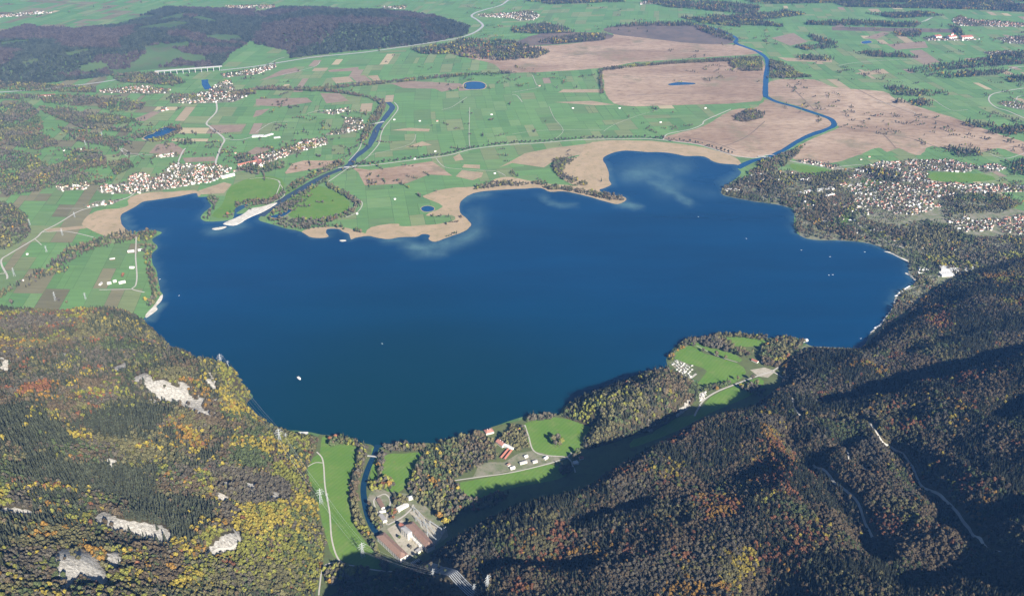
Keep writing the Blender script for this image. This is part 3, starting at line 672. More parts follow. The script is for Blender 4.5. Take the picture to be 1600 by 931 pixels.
# ------------------------------------------------------------------ roads and tracks
def zr(x, y): return Z_ROAD
def road(s_, w, label=None, m='road', nm='road'):
    return ribbon(nm, smooth_open(W(s_), 6), w, zr, M[m], label=label)
ROADS = [("528,263 545,261 580,258.5 640,251 700,243 740,233 800,226 840,224 890,220 930,218 970,217.5 1005,217 1035,219 1060,222 1090,226 1120,235 1150,244 1180,247 1205,242 1235,252 1300,262 1350,270", 15),
 ("1036,219 1040,212 1050,208 1080,202 1097,195 1103,188 1142,171", 12), ("332,284 336,262 338,250 345,230 350,217 330,200 323,192 338,175 338,160", 17), ("350,217 375,219 400,212", 10), ("285,280 277,262 284,240 290,232", 13),
 ("11,436 11,430 3,415 3,405 15,397 55,373 67,362 90,350 120,332 140,325 170,318 200,309 212,300", 12), ("67,363 105,362 150,372", 8), ("0,428 10,427", 9), ("55,374 65,383", 6),
 ("213,370 212,400 213,415 214,433 212,446 207,452 226,457", 9), ("155,453 207,452", 8), ("495,706 503,715 506,730 508,760 515,800 519,845 532,877 560,885 590,891 615,893", 6.5), ("532,879 515,880 504,888 500,912 498,930", 6), ("479,730 492,723 504,723", 5),
 ("708,751 750,745 800,738 855,725 886,715", 6.5), ("820,664 826,682 833,703 850,711 886,715 896,730 899,738", 6.5), ("886,715 893,707", 8), ("1085,650 1090,640 1100,625 1120,612 1150,600 1185,587 1206,580 1222,570", 9.5), ("1150,602 1175,614", 4),
 ("1206,580 1225,592 1236,608 1238,622", 8), ("1088,540 1112,552 1135,561 1152,566", 4), ("1078,592 1088,584", 12), ("430,308 437,290 434,282 410,278 390,280", 7), ("428,316 445,304 434,282", 6), ("508,286 515,283 545,262", 8),
 ("508,286 530,300 560,312 566,320 558,332 540,340", 7), ("552,262 575,245 592,225 595,212 600,200 612,185 622,170 616,160", 9), ("545,252 562,232 567,212 572,198", 8), ("575,247 582,242 640,226 650,210", 4), ("681,247 690,258 702,263 740,266 775,268 790,275", 6),
 ("735,233 733,215 734,168", 5), ("860,222 880,205 866,185 858,167", 4), ("943,206 960,195 1000,180 1030,172", 4), ("800,210 850,204 943,203", 4), ("832,118 838,132 842,137 800,145", 6), ("800,148 808,150 816,160", 7),
 ("1460,157 1485,172 1512,172", 6), ("1600,185 1575,174 1556,168 1545,157 1550,148 1570,143 1600,138", 14), ("1587,160 1590,152 1600,150", 10), ("1310,103 1340,98 1400,94 1440,92", 7), ("1360,155 1420,172 1430,178", 6), ("1570,111 1585,106 1600,104", 14),
 ("440,118 490,105 500,97", 8), ("400,112 430,95 445,90", 9), ("480,178 505,172 520,180", 8), ("400,207 425,192 450,190", 7), ("205,240 190,232 200,245 225,240", 7), ("100,203 118,214 135,222 140,218 165,222", 8), ("185,230 195,240 215,241 240,243", 7),
 ("130,326 90,326", 6), ("1445,34 1458,27 1440,35", 14), ("730,152 715,162 705,168 690,172", 5), ("1430,388 1445,398 1460,408 1475,420", 7), ("1360,520 1375,508 1384,496 1396,480 1398,470 1408,456 1430,448 1455,440 1470,430", 7),
 ("1350,330 1354,345 1370,362 1385,378 1425,392", 7), ("1350,330 1345,300 1365,270", 7), ("1300,262 1342,258 1352,262", 8), ("1545,240 1570,248 1600,240", 8)]
for i, (s_, w) in enumerate(ROADS): road(s_, w * .78)
road("-40,147 0,144.5 65,140 100,136 150,130 176,126 200,122 246,118.4", 24, 'pale motorway curving below the western hills', 'concrete', 'motorway')
road("345,110.4 400,104 450,96 497,89 562,83 607,77 687,65 717,60 740,52 752,44 754,39 745,31 737,26 742,21 760,15 782,9 795,0 805,-8", 28, 'pale motorway winding away past the far ridge', 'concrete', 'motorway')
for s_ in ("1310,198 1360,206 1420,216 1470,232", "1230,130 1250,150 1275,175", "1120,232 1150,222 1172,210 1195,190", "1060,212 1110,222 1150,236", "1340,140 1380,160 1440,182 1520,205", "960,118 1030,122 1110,118 1180,122", "980,150 1060,146 1150,148", "860,92 960,80 1060,82 1150,80", "1400,232 1385,215 1372,205"):
    ribbon('ditch', smooth_open(W(s_), 6), 7, lambda x, y: Z_WATER, M['moor_dark'])
for line, hl in SLOPE_ROADS:
    ribbon('mountain_road', line, 6.2, lambda x, y, h_=hl: h_.z(x, y) + 1.8, M['road'], label='pale mountain road climbing through the forest')

# ------------------------------------------------------------------ trees: shapes (unit = metres, stretched per tree)
def spruce_meshes(seed, tiers=6, n=9, H=26.0, rad=4.3):
    r = random.Random(seed); mb = MB()
    for t in range(tiers):
        z0 = H * (0.12 + 0.80 * t / tiers); z1 = z0 + H * (0.30 - 0.012 * t); rr = rad * (1 - t / tiers) ** 0.85 + 0.35
        z1 = min(z1, H)
        off = r.random() * 6.28; b = len(mb.v); cx, cy = r.uniform(-.25, .25), r.uniform(-.25, .25)
        mb.v.append((cx, cy, z1))
        for k in range(2 * n):
            a = off + math.pi * k / n; q = rr * (r.uniform(0.85, 1.2) if k % 2 == 0 else r.uniform(0.5, 0.68))
            mb.v.append((cx + q * math.cos(a), cy + q * math.sin(a), z0 + (r.uniform(-0.9, 0.2) if k % 2 == 0 else r.uniform(0.5, 1.3))))
        for k in range(2 * n): mb.f.append((b, b + 1 + k, b + 1 + (k + 1) % (2 * n)))
    tk = MB().tube([(0, 0, -2.5), (0, 0, H * 0.5), (0, 0, H * 0.93)], [0.45, 0.28, 0.06], 5)
    return mb, tk
def leaf_crown(seed, H=20.0, rad=6.0, n=170, size=1.75, base=0.28, bushy=1.0):
    r = np.random.default_rng(seed); mb = MB()
    lob = [(r.normal(0, rad * .36, 2), H * r.uniform(0.42, 0.8), rad * r.uniform(0.45, 0.72)) for _ in range(7)] + [(np.zeros(2), H * 0.64, rad * 0.8), (np.zeros(2), H * 0.84, rad * 0.45)]
    for i in range(n):
        (c, z, q) = lob[r.integers(len(lob))]
        d = r.normal(size=3); d /= np.linalg.norm(d); d[2] = abs(d[2]) * 1.0 if r.random() < 0.72 else d[2]
        p = np.array([c[0], c[1], z]) + d * np.array([q, q, q * 0.95 * bushy]) * r.uniform(0.72, 1.06)
        p[2] = max(p[2], H * base * 0.8)
        nrm = d + r.normal(size=3) * 0.35; nrm /= np.linalg.norm(nrm)
        u = np.cross(nrm, [0.3, 0.2, 1.0]); u /= np.linalg.norm(u); v = np.cross(nrm, u); s = size * r.uniform(0.6, 1.35)
        k = r.integers(4, 6); b = len(mb.v); a0 = r.random() * 6.28
        mb.v.append(tuple(p + nrm * s * 0.28))
        for j in range(k):
            a = a0 + 6.283 * j / k; w = s * r.uniform(0.7, 1.2); mb.v.append(tuple(p + (u * math.cos(a) + v * math.sin(a)) * w - nrm * r.uniform(0, .3) * s))
        for j in range(k): mb.f.append((b, b + 1 + j, b + 1 + (j + 1) % k))
    tk = MB().tube([(0, 0, -2.5), (0.2, 0.1, H * 0.3), (0.1, -0.2, H * 0.62)], [0.6, 0.42, 0.14], 6)
    for j in range(4):
        a = j * 1.6 + r.random(); tk.tube([(0.15, 0, H * (0.25 + 0.05 * j)), (rad * .35 * math.cos(a), rad * .35 * math.sin(a), H * 0.5), (rad * .6 * math.cos(a), rad * .6 * math.sin(a), H * 0.66)], [0.26, 0.17, 0.06], 4)
    return mb, tk
SPR = [spruce_meshes(s, tiers=t, H=h, rad=q) for s, t, h, q in ((1, 6, 27, 4.4), (2, 7, 30, 4.6), (3, 5, 23, 4.2))]
LEAF = [leaf_crown(11, 19, 6.2), leaf_crown(12, 21, 6.6, 190), leaf_crown(13, 17, 5.6, 150), leaf_crown(14, 22, 5.2, 160, 1.6)]
def proto(nm, crown, trunk, m):
    me = bpy.data.meshes.new(nm); nv = len(crown.v)
    me.from_pydata(crown.v + trunk.v, [], crown.f + [tuple(i + nv for i in f) for f in trunk.f])
    me.materials.append(m); me.materials.append(M['bark'])
    me.polygons.foreach_set('material_index', np.array([0] * len(crown.f) + [1] * len(trunk.f), np.int32)); me.update()
    return bpy.data.objects.new(nm, me)
PROTO = bpy.data.collections.new('tree_shapes')
for i, (c, t) in enumerate(SPR): PROTO.objects.link(proto('shape_a%d' % i, c, t, M['needles']))
for i, (c, t) in enumerate(LEAF): PROTO.objects.link(proto('shape_b%d' % i, c, t, M['leaves']))
# clump of several crowns for woods many kilometres away
for i in range(2):
    c, t = MB(), MB(); r_ = random.Random(60 + i)
    for k in range(9):
        src = (SPR[k % 3] if r_.random() < 0.6 else LEAF[k % 4])[0]; dx, dy = r_.uniform(-14, 14), r_.uniform(-14, 14); sc = r_.uniform(0.8, 1.15); b = len(c.v)
        fs = src.f if len(src.f) < 200 else src.f[::2]
        c.v += [(x * sc * 1.2 + dx, y * sc * 1.2 + dy, z * sc) for x, y, z in src.v]; c.f += [tuple(q + b for q in f) for f in fs]
    t.tube([(0, 0, -3), (0, 0, 9)], [.5, .3], 4)
    PROTO.objects.link(proto('shape_c%d' % i, c, t, M['leaves']))
NG = bpy.data.node_groups.new('scatter_trees', 'GeometryNodeTree')
NG.interface.new_socket('Geometry', in_out='INPUT', socket_type='NodeSocketGeometry'); NG.interface.new_socket('Geometry', in_out='OUTPUT', socket_type='NodeSocketGeometry')
gi, go = NG.nodes.new('NodeGroupInput'), NG.nodes.new('NodeGroupOutput')
ci = NG.nodes.new('GeometryNodeCollectionInfo'); ci.inputs['Collection'].default_value = PROTO; ci.inputs['Separate Children'].default_value = True; ci.inputs['Reset Children'].default_value = True
ip = NG.nodes.new('GeometryNodeInstanceOnPoints'); ip.inputs['Pick Instance'].default_value = True
def na(n, t):
    a = NG.nodes.new('GeometryNodeInputNamedAttribute'); a.data_type = t; a.inputs['Name'].default_value = n; return a.outputs['Attribute']
NG.links.new(gi.outputs[0], ip.inputs['Points']); NG.links.new(ci.outputs[0], ip.inputs['Instance'])
NG.links.new(na('which', 'INT'), ip.inputs['Instance Index']); NG.links.new(na('turn', 'FLOAT_VECTOR'), ip.inputs['Rotation']); NG.links.new(na('size', 'FLOAT_VECTOR'), ip.inputs['Scale'])
NG.links.new(ip.outputs[0], go.inputs[0])
def scatter(name, P, which, scale, tint, label, turn=None):
    n = len(P); me = bpy.data.meshes.new(name); me.vertices.add(n); me.vertices.foreach_set('co', np.asarray(P, np.float32).ravel())
    def at(k, t, d, f): a = me.attributes.new(k, t, 'POINT'); a.data.foreach_set(f, np.ascontiguousarray(d).ravel())
    at('which', 'INT', np.asarray(which, np.int32), 'value')
    tr = np.zeros((n, 3), np.float32); tr[:, 2] = rng.uniform(0, 6.28, n); at('turn', 'FLOAT_VECTOR', tr, 'vector')
    at('size', 'FLOAT_VECTOR', np.asarray(scale, np.float32), 'vector')
    at('tint', 'FLOAT_COLOR', np.concatenate([tint, np.ones((n, 1))], 1).astype(np.float32), 'color')
    o = bpy.data.objects.new(name, me); COL.objects.link(o); md = o.modifiers.new('scatter', 'NODES'); md.node_group = NG
    return tag(o, label, kind='stuff')
T_SPR = np.array((0.042, 0.047, 0.028)); T_BARE = np.array((0.115, 0.088, 0.052)); T_GREYB = np.array((0.105, 0.092, 0.066)); T_YEL = np.array((0.29, 0.23, 0.042)); T_GOLD = np.array((0.26, 0.15, 0.035))
T_RUST = np.array((0.20, 0.09, 0.045)); T_YG = np.array((0.185, 0.185, 0.040)); T_GRN = np.array((0.08, 0.10, 0.04)); T_OLIVE = np.array((0.13, 0.12, 0.055))
LEAFT = np.array([T_BARE, T_GREYB, T_YEL, T_GOLD, T_RUST, T_YG, T_GRN, T_OLIVE])
def jitter_grid(lo, hi, s):
    X, Y = np.meshgrid(np.arange(lo[0], hi[0], s), np.arange(lo[1], hi[1], s)); X[::2] += s / 2
    return X.ravel() + rng.uniform(-.36, .36, X.size) * s, Y.ravel() + rng.uniform(-.36, .36, Y.size) * s
def choose(prob):
    c = np.cumsum(prob / prob.sum(1, keepdims=True), 1); return (rng.random(len(prob))[:, None] > c).sum(1).clip(0, prob.shape[1] - 1)
def trees_of(x, y, z, pspr, lprob, big=1.0, zoff=0.0):
    n = len(x); sp_ = rng.random(n) < pspr
    which = np.where(sp_, rng.integers(0, 3, n), rng.integers(3, 7, n))
    lprob = np.asarray(lprob, float) * np.stack([np.exp(16.0 * (fbm(x, y, 130, 700 + 13 * k, 3) - 0.5)) for k in range(8)], 1)
    li = choose(lprob); tint = np.where(sp_[:, None], T_SPR[None] * rng.uniform(0.75, 1.45, (n, 1)) * np.array([1, 1, 1]), LEAFT[li] * rng.uniform(0.75, 1.25, (n, 1)))
    tint = tint * (0.86 + 0.28 * vnoise(x, y, 25, 61))[:, None]
    s = rng.uniform(0.6, 1.25, n) * (0.8 + 0.5 * fbm(x, y, 110, 811, 2)) * big; sc = np.stack([s * rng.uniform(.9, 1.12, n), s * rng.uniform(.9, 1.12, n), s * rng.uniform(.9, 1.15, n)], 1)
    return np.stack([x, y, z + zoff], 1), which, sc, tint, sp_
def near_line(x, y, lines, d):
    r = np.zeros(x.shape, bool)
    for l in lines: r |= dist_line(x, y, l, False) < d
    return r
ROADLINES = [l for l, _ in SLOPE_ROADS]
INDIV = []     # trees that are built one by one
# --- western hillside
def west_forest():
    x, y = jitter_grid(np.maximum(hill_west.foot.min(0), (-2600, 1000)), np.minimum(hill_west.foot.max(0), (0, 4200)), 8.0)
    k = signed(x, y, hill_west.foot) > 3; x, y = x[k], y[k]; z = hill_west.z(x, y)
    u, v = UVof(x, y, z)
    k = (u > -300) & (v < 1040) & ((rock_amount(x, y, z) < 0.5 + 0.15 * rng.random(len(x))) | (rng.random(len(x)) < 0.04)) & ~near_line(x, y, ROADLINES, 9)
    x, y, z, u, v = [a[k] for a in (x, y, z, u, v)]
    n1 = fbm(x, y, 160, 91, 3); n2 = fbm(x, y, 90, 95, 3); n3 = fbm(x, y, 55, 99, 2)
    dark = in_any(u, v, [poly(q) for q in ("0,640 60,650 200,640 330,690 320,740 250,760 200,800 120,770 0,740", "30,505 110,500 120,530 40,535", "60,770 330,780 340,830 260,850 120,830 0,810")])
    grey = in_any(u, v, [poly("0,500 60,490 150,488 240,510 330,560 345,600 345,650 250,640 150,610 0,640")])
    yel = in_any(u, v, [poly("345,640 395,640 440,670 500,690 480,740 500,800 510,900 490,931 250,931 330,860 380,800 300,750 330,720 370,680"), poly("340,560 395,600 385,640 345,650")])
    bare = in_any(u, v, [poly("330,735 400,736 455,758 452,785 380,792 335,776")])
    ps = 0.30 + 4.0 * (n1 - 0.5); ps = np.where(dark, ps + 0.55, ps); ps = np.where(yel, ps - 0.5, ps); ps = np.where(grey, np.minimum(ps, .55), ps); ps = np.where(bare, 0.05, ps)
    lp = np.zeros((len(x), 8)); o = np.ones(len(x))
    warm = sstep(0.50, 0.62, n2); red = sstep(0.55, 0.65, n3)
    lp[:, 0] = 0.9; lp[:, 1] = 0.9; lp[:, 7] = 0.9; lp[:, 6] = 0.2; lp[:, 2] = 0.10 + 0.7 * warm; lp[:, 3] = 0.03 + 0.5 * warm * red; lp[:, 4] = 0.01 + 0.2 * warm * red; lp[:, 5] = 0.3
    lp[yel, 2] += 0.75 + 0.8 * warm[yel]; lp[yel, 5] += 1.8 - 0.6 * warm[yel]; lp[yel, 7] += 1.6; lp[yel, 6] += 0.7; lp[yel, 3] += 0.9 * (warm * red)[yel]; lp[yel, 0] *= 0.5; lp[yel, 1] *= 0.4
    g = grey & ~yel; lp[g, 0] += 1.2; lp[g, 1] += 1.2; lp[g, 5] *= 0.3; lp[g, 2] *= 0.35; lp[g, 3] *= 0.5
    rb = in_any(u, v, [poly("0,495 60,490 140,500 138,512 60,515 0,512"), poly("40,600 75,595 80,625 20,625")]); lp[rb, 4] += 2.0; lp[rb, 3] += 1.0; ps = np.where(rb, 0.1, ps)
    ps = np.where(yel, np.minimum(ps, .10), ps)
    lp[bare] = (1.5, 2.5, 0, 0, 0, 0, 0, .3)
    return x, y, z, u, v, np.clip(ps, 0.02, 0.97), lp
def east_forest():
    x, y = jitter_grid(np.maximum(hill_east.foot.min(0), (-600, 1000)), np.minimum(hill_east.foot.max(0), (3600, 4600)), 8.5)
    k = signed(x, y, hill_east.foot) > 3; x, y = x[k], y[k]; z = hill_east.z(x, y)
    u, v = UVof(x, y, z)
    k = (u < 1960) & (v < 1040) & ~near_line(x, y, ROADLINES, 10.5); x, y, z, u, v = [a[k] for a in (x, y, z, u, v)]
    k = ~(in_any(u, v, EASTCLEAR) & (rng.random(len(x)) < 0.8)) & ~(inside(u, v, poly("655,872 690,872 770,935 700,940")) & (rng.random(len(x)) < .95)); x, y, z, u, v = [a[k] for a in (x, y, z, u, v)]
    n1 = fbm(x, y, 200, 191, 3); n2 = fbm(x, y, 150, 195, 3); n3 = fbm(x, y, 60, 199, 2)
    ps = 0.40 + 3.2 * (n1 - 0.5); warm = sstep(0.60, 0.72, n2); red = sstep(0.5, 0.6, n3)
    dk = in_any(u, v, [poly("1225,560 1300,545 1345,560 1340,620 1290,640 1230,620"), poly("1440,450 1600,400 1600,520 1480,520"), poly("1060,640 1180,620 1200,690 1100,690")]); ps = np.where(dk, ps + 0.3, ps)
    lp = np.zeros((len(x), 8)); lp[:, 0] = 1.6; lp[:, 1] = 1.3; lp[:, 7] = 0.35; lp[:, 6] = 0.12; lp[:, 2] = 0.01 + 0.2 * warm * red; lp[:, 3] = 0.015 + 0.4 * warm; lp[:, 4] = 0.04 + 0.6 * warm; lp[:, 5] = 0.02
    wz = in_any(u, v, [poly("1150,690 1260,690 1290,740 1240,780 1170,760"), poly("1060,870 1240,840 1290,880 1150,931 1050,931"), poly("1370,560 1410,555 1400,590 1370,595"), poly("780,905 880,885 900,931 780,931"), poly("1180,620 1215,610 1235,700 1190,690")]); lp[wz, 4] += 1.1; lp[wz, 3] += 0.7; lp[wz, 2] += 0.25; ps = np.where(wz, ps - 0.2, ps)
    return x, y, z, u, v, np.clip(ps, 0.04, 0.96), lp
def pick_individuals(data, n_each, margin=4):
    """the largest-looking trees inside the frame become objects of their own"""
    x, y, z, u, v, ps, lp = data
    P, wh, sc, ti, sp_ = trees_of(x, y, z, ps, lp, 0.9)
    d = np.sqrt(x ** 2 + y ** 2 + (z - CAM_H) ** 2)
    size = sc[:, 2] * 20 / d; ok = (u > margin) & (u < 1600 - margin) & (v < 931 - margin)
    take = np.zeros(len(x), bool)
    for s_ in (True, False):
        c = np.where(ok & (sp_ == s_))[0]; c = c[np.argsort(-size[c])][:n_each]; take[c] = True
    return (P, wh, sc, ti, sp_), take
fw, fe = west_forest(), east_forest()
(dw, tw), (de, te) = pick_individuals(fw, 132), pick_individuals(fe, 132)
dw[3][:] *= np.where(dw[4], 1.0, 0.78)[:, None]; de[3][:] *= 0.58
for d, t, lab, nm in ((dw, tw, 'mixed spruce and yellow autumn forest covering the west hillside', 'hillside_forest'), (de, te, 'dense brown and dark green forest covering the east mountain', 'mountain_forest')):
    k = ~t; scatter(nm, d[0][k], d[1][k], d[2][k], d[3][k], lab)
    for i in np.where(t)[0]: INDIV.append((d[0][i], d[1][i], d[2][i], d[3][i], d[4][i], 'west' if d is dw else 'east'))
# --- other woods on slopes and flats
def wood(name, px_polys, step, ps, lp, label, big=1.0, hill=None, clump=False, dens=1.0, world=None, vmax=2000):
    allx = []
    for q in px_polys:
        w = world if world is not None else PX(poly(q))[:, :2]
        x, y = jitter_grid(w.min(0), w.max(0), step); k = inside(x, y, w); x, y = x[k], y[k]
        allx.append((x, y))
    x = np.concatenate([a for a, _ in allx]); y = np.concatenate([b for _, b in allx])
    k = (rng.random(len(x)) < dens * (0.55 + 0.9 * sstep(.36, .56, fbm(x, y, step * 9, 301, 3))) if dens < 1 else np.ones(len(x), bool)) & ~in_lake(x, y)
    x, y = x[k], y[k]
    k = ~near_line(x, y, RIVERS, 30); x, y = x[k], y[k]
    z = hill.z(x, y) if hill is not None else np.full(len(x), 0.4)
    if hill is hill_spur:
        k = rock_amount(x, y, z) < 0.5; x, y, z = x[k], y[k], z[k]
    P, wh, sc, ti, s_ = trees_of(x, y, z, ps, np.tile(np.array(lp, float), (len(x), 1)) + 0.0, big)
    if clump:
        wh = rng.integers(7, 9, len(x)); base = np.where((fbm(x, y, 500, 311, 3) > 0.55)[:, None], np.array([[0.05, 0.043, 0.036]]), np.array([[0.034, 0.040, 0.028]]))
        ti = base * rng.uniform(0.7, 1.4, (len(x), 1))
    return scatter(name, P, wh, sc, ti, label)
RIVERS = [smooth_open(W(q), 3) for q in ("408,338 432,319 470,296 505,276 545,259 553,247 575,230 584,214 590,200 605,180 613,168 606,160", "1152,263 1175,252 1200,246 1226,234 1245,222 1265,212")]
MIX = (1.5, 1.5, .008, .004, .01, .15, .6, 1.2)
wood('spur_forest', [None], 9.4, .38, (1.5, 1.3, .05, .02, .03, .3, .2, .9), 'brown and olive wood on the round spur by the lake', hill=hill_spur, world=hill_spur.foot)
wood('far_forest', [None], 30, .5, MIX, 'blue hazy forest on the long far ridge', clump=True, hill=ridge_far, world=ridge_far.foot)
OPEN = [PX(poly(q))[:, :2] for q in ("160,42 200,38 205,32 190,28 165,36", "220,42 275,34 300,36 270,46 215,46", "0,66 45,62 50,66 0,72", "92,84 140,76 142,82 110,88", "220,74 295,66 296,74 230,78", "30,98 60,92 62,98 40,102", "170,110 240,106 300,104 300,114 180,118",
    "0,36 30,36 30,40 0,42", "60,40 110,36 115,40 70,42")]
def far_hills():
    w = ridge_mid.foot; x, y = jitter_grid(np.maximum(w.min(0), (-9300, 0)), w.max(0), 31)
    k = inside(x, y, w); x, y = x[k], y[k]; k = np.ones(len(x), bool)
    z = ridge_mid.z(x, y); u, v = UVof(x, y, z)
    for q in OPEN:
        uq = np.stack(UVof(q[:, 0], q[:, 1], np.zeros(len(q))), 1); k &= ~inside(u, v, uq)
    k &= fbm(x, y, 420, 321, 3) < 0.66; x, y, z = x[k], y[k], z[k]
    ti = np.where((fbm(x, y, 600, 311, 3) > 0.52)[:, None], np.array([[0.052, 0.043, 0.036]]), np.array([[0.034, 0.040, 0.028]])) * rng.uniform(0.7, 1.4, (len(x), 1))
    s = rng.uniform(.8, 1.15, (len(x), 1)) * np.ones((1, 3)); scatter('hill_forest', np.stack([x, y, z], 1), rng.integers(7, 9, len(x)), s, ti, 'hazy woods over the low hills beyond the viaduct')
far_hills()
wood('knoll_wood', [None], 11, .45, MIX, 'dark wood on the small knoll in the western fields', hill=knoll_left, world=knoll_left.foot)
wood('valley_wood', ["665,708 690,694 745,679 770,690 780,715 740,735 710,750 720,770 745,790 720,802 702,822 690,806 664,792 645,782 636,764 655,726", "870,736 893,724 897,740 880,745", "780,690 800,668 818,668 828,702 806,706"],
     9.2, .25, (1.2, 1.4, .12, .03, .01, .8, .3, 1.6), 'olive autumn wood beside the power station')
wood('shore_trees', ["512,686 540,686 560,694 575,700 572,712 560,700 540,696 515,700", "600,698 640,698 664,700 660,707 620,707 602,708", "562,705 576,706 566,735 560,760 560,790 566,815 583,838 575,848 556,822 548,785 550,750", "594,706 603,710 598,735 597,748 590,742",
     "577,758 592,747 612,752 618,764 600,766 582,772", "822,656 860,648 872,650 860,656 825,662", "1043,562 1052,548 1066,537 1080,531 1090,534 1078,541 1056,552 1050,566", "1090,534 1120,526 1150,545 1178,554 1160,560 1130,550 1100,542",
     "1120,525 1160,524 1200,529 1192,534 1160,528 1122,529", "1192,545 1215,530 1238,528 1258,536 1240,552 1215,575 1195,572 1185,560", "596,872 610,884 606,894 596,890 584,862 578,850 584,848", "505,893 530,884 580,892 570,905 540,915 510,915", "720,790 770,776 800,770 780,790 745,802",
     "1100,606 1140,600 1145,603 1105,612 1092,614", "1150,606 1180,600 1195,612 1188,622 1170,616", "1060,590 1090,604 1092,616 1078,606", "612,776 640,784 634,788 616,796", "574,786 586,800 600,826 592,832 578,812", "606,800 622,800 618,812 608,812"], 8.8, .18, (1.3, 1.8, .03, .02, .01, .5, .3, 1.5), 'pale grey green trees lining the south shore and canal', dens=.93)
wood('shore_forest', ["1200,272 1240,275 1320,268 1330,285 1300,300 1300,325 1350,325 1360,345 1400,355 1450,345 1475,350 1510,370 1560,372 1640,366 1660,398 1530,430 1500,434 1450,408 1422,406 1405,404 1375,388 1310,378 1250,370 1240,352 1236,330 1218,322 1178,316 1128,306 1126,296 1145,285", "1418,402 1450,402 1475,412 1460,445 1432,448 1424,430",
     "1470,312 1520,302 1580,305 1600,320 1560,335 1500,335 1475,345", "1400,500 1440,468 1470,448 1452,440 1440,448 1415,458 1402,476 1392,490 1372,520 1362,540 1385,515"], 11.5, .42, (1.4, 1.2, .01, .01, .01, .2, .7, 1.2), 'dark mixed wood along the east shore below the village', big=.92, dens=.60)
wood('river_trees', ["402,322 425,310 450,292 480,276 508,262 530,252 540,258 520,266 495,282 465,304 440,318 426,320", "415,340 445,336 470,318 484,302 500,290 520,276 530,272 510,280 488,290 472,300 448,318 432,326", "508,284 535,300 558,312 566,322 552,336 520,348 480,352 430,348 415,344 440,342 500,346 540,334 556,322 545,312 512,294",
     "425,350 500,350 560,360 570,366 520,356 470,360 440,356", "318,344 326,336 334,322 330,316 322,312 330,308 342,312 334,330 326,344", "366,326 372,316 400,312 424,312 420,317 390,320 374,326 364,338", "345,344 362,330 366,342", "862,262 868,250 885,248 898,252 885,258 878,272 905,284 920,288 915,292 880,284 868,272",
     "800,287 845,283 860,290 905,296 940,302 972,308 974,314 955,314 920,306 880,298 860,298 840,290 800,292", "740,292 770,286 800,285 800,290 770,294 742,298", "565,212 572,198 582,180 595,165 580,156 540,148 500,144 430,142 400,142 400,138 440,138 500,138 560,148 600,158 604,168 592,190 578,212 566,228",
     "505,138 560,132 620,126 660,122 700,119 800,113 800,116 700,122 640,128 560,136 510,141", "400,140 360,145 365,150 400,149", "942,108 990,103 1050,98 1112,94 1188,90 1190,96 1112,98 1050,101 990,106 942,112", "935,110 941,110 944,148 938,148", "1140,96 1190,92 1192,112 1160,112 1140,104",
     "1202,95 1225,100 1250,116 1270,122 1203,124", "1148,182 1172,172 1196,178 1190,186 1165,192 1148,190", "1180,258 1200,248 1240,236 1258,228 1245,244 1225,262 1200,272 1168,272 1190,262"], 13, .22, (1.5, 1.8, .01, .005, .005, .2, .5, 1.2), 'rows of bare and olive trees along the river and lake edge', dens=.8)
wood('western_woods', ["0,165 40,158 60,175 70,200 50,225 0,230", "60,168 120,170 150,195 135,205 100,190 70,178", "0,232 40,240 60,250 80,262 110,250 160,245 170,260 120,270 95,285 60,300 10,308 0,300", "100,245 130,232 165,245 168,262 120,262", "150,158 200,155 228,164 222,172 180,176 155,170",
     "222,215 228,208 242,204 262,197 284,199 286,204 272,213 258,221 240,223 226,221 240,220 262,214 276,204 262,202 246,207", "278,222 300,218 302,226 285,228", "172,228 185,226 188,238 174,240", "170,255 200,250 210,262 180,276", "110,388 140,380 180,366 205,362 214,365 210,378 180,378 150,390 128,400 110,410 85,425 72,420 88,405",
     "214,366 232,362 244,366 236,378 246,388 237,398 236,412 242,424 248,446 252,460 244,474 236,482 228,478 238,458 232,436 226,410 222,390 216,380", "40,438 60,425 85,424 110,418 105,426 70,434 45,448 20,455 0,468 0,458 15,448", "160,382 214,368 208,376 165,388", "35,345 50,362 42,372 20,388 0,392 0,384 30,372",
     "0,130 60,132 150,138 150,146 60,144 0,142", "170,120 215,115 270,118 290,130 270,136 235,132 190,130", "0,150 60,150 62,157 0,156", "205,208 150,205 120,198 150,198 210,203", "225,216 165,220 165,216 222,212", "40,262 120,268 190,282 150,290 60,296", "90,200 150,208 210,226 180,232 120,222", "0,190 60,205 95,225 60,236 0,226", "60,152 130,150 180,160 120,166 70,162", "100,176 160,178 220,190 180,196 120,190", "365,245 385,240 400,250 440,250 448,262 400,275 380,268"], 14.5, .38, MIX, 'woods and copses among the western fields', dens=.8)
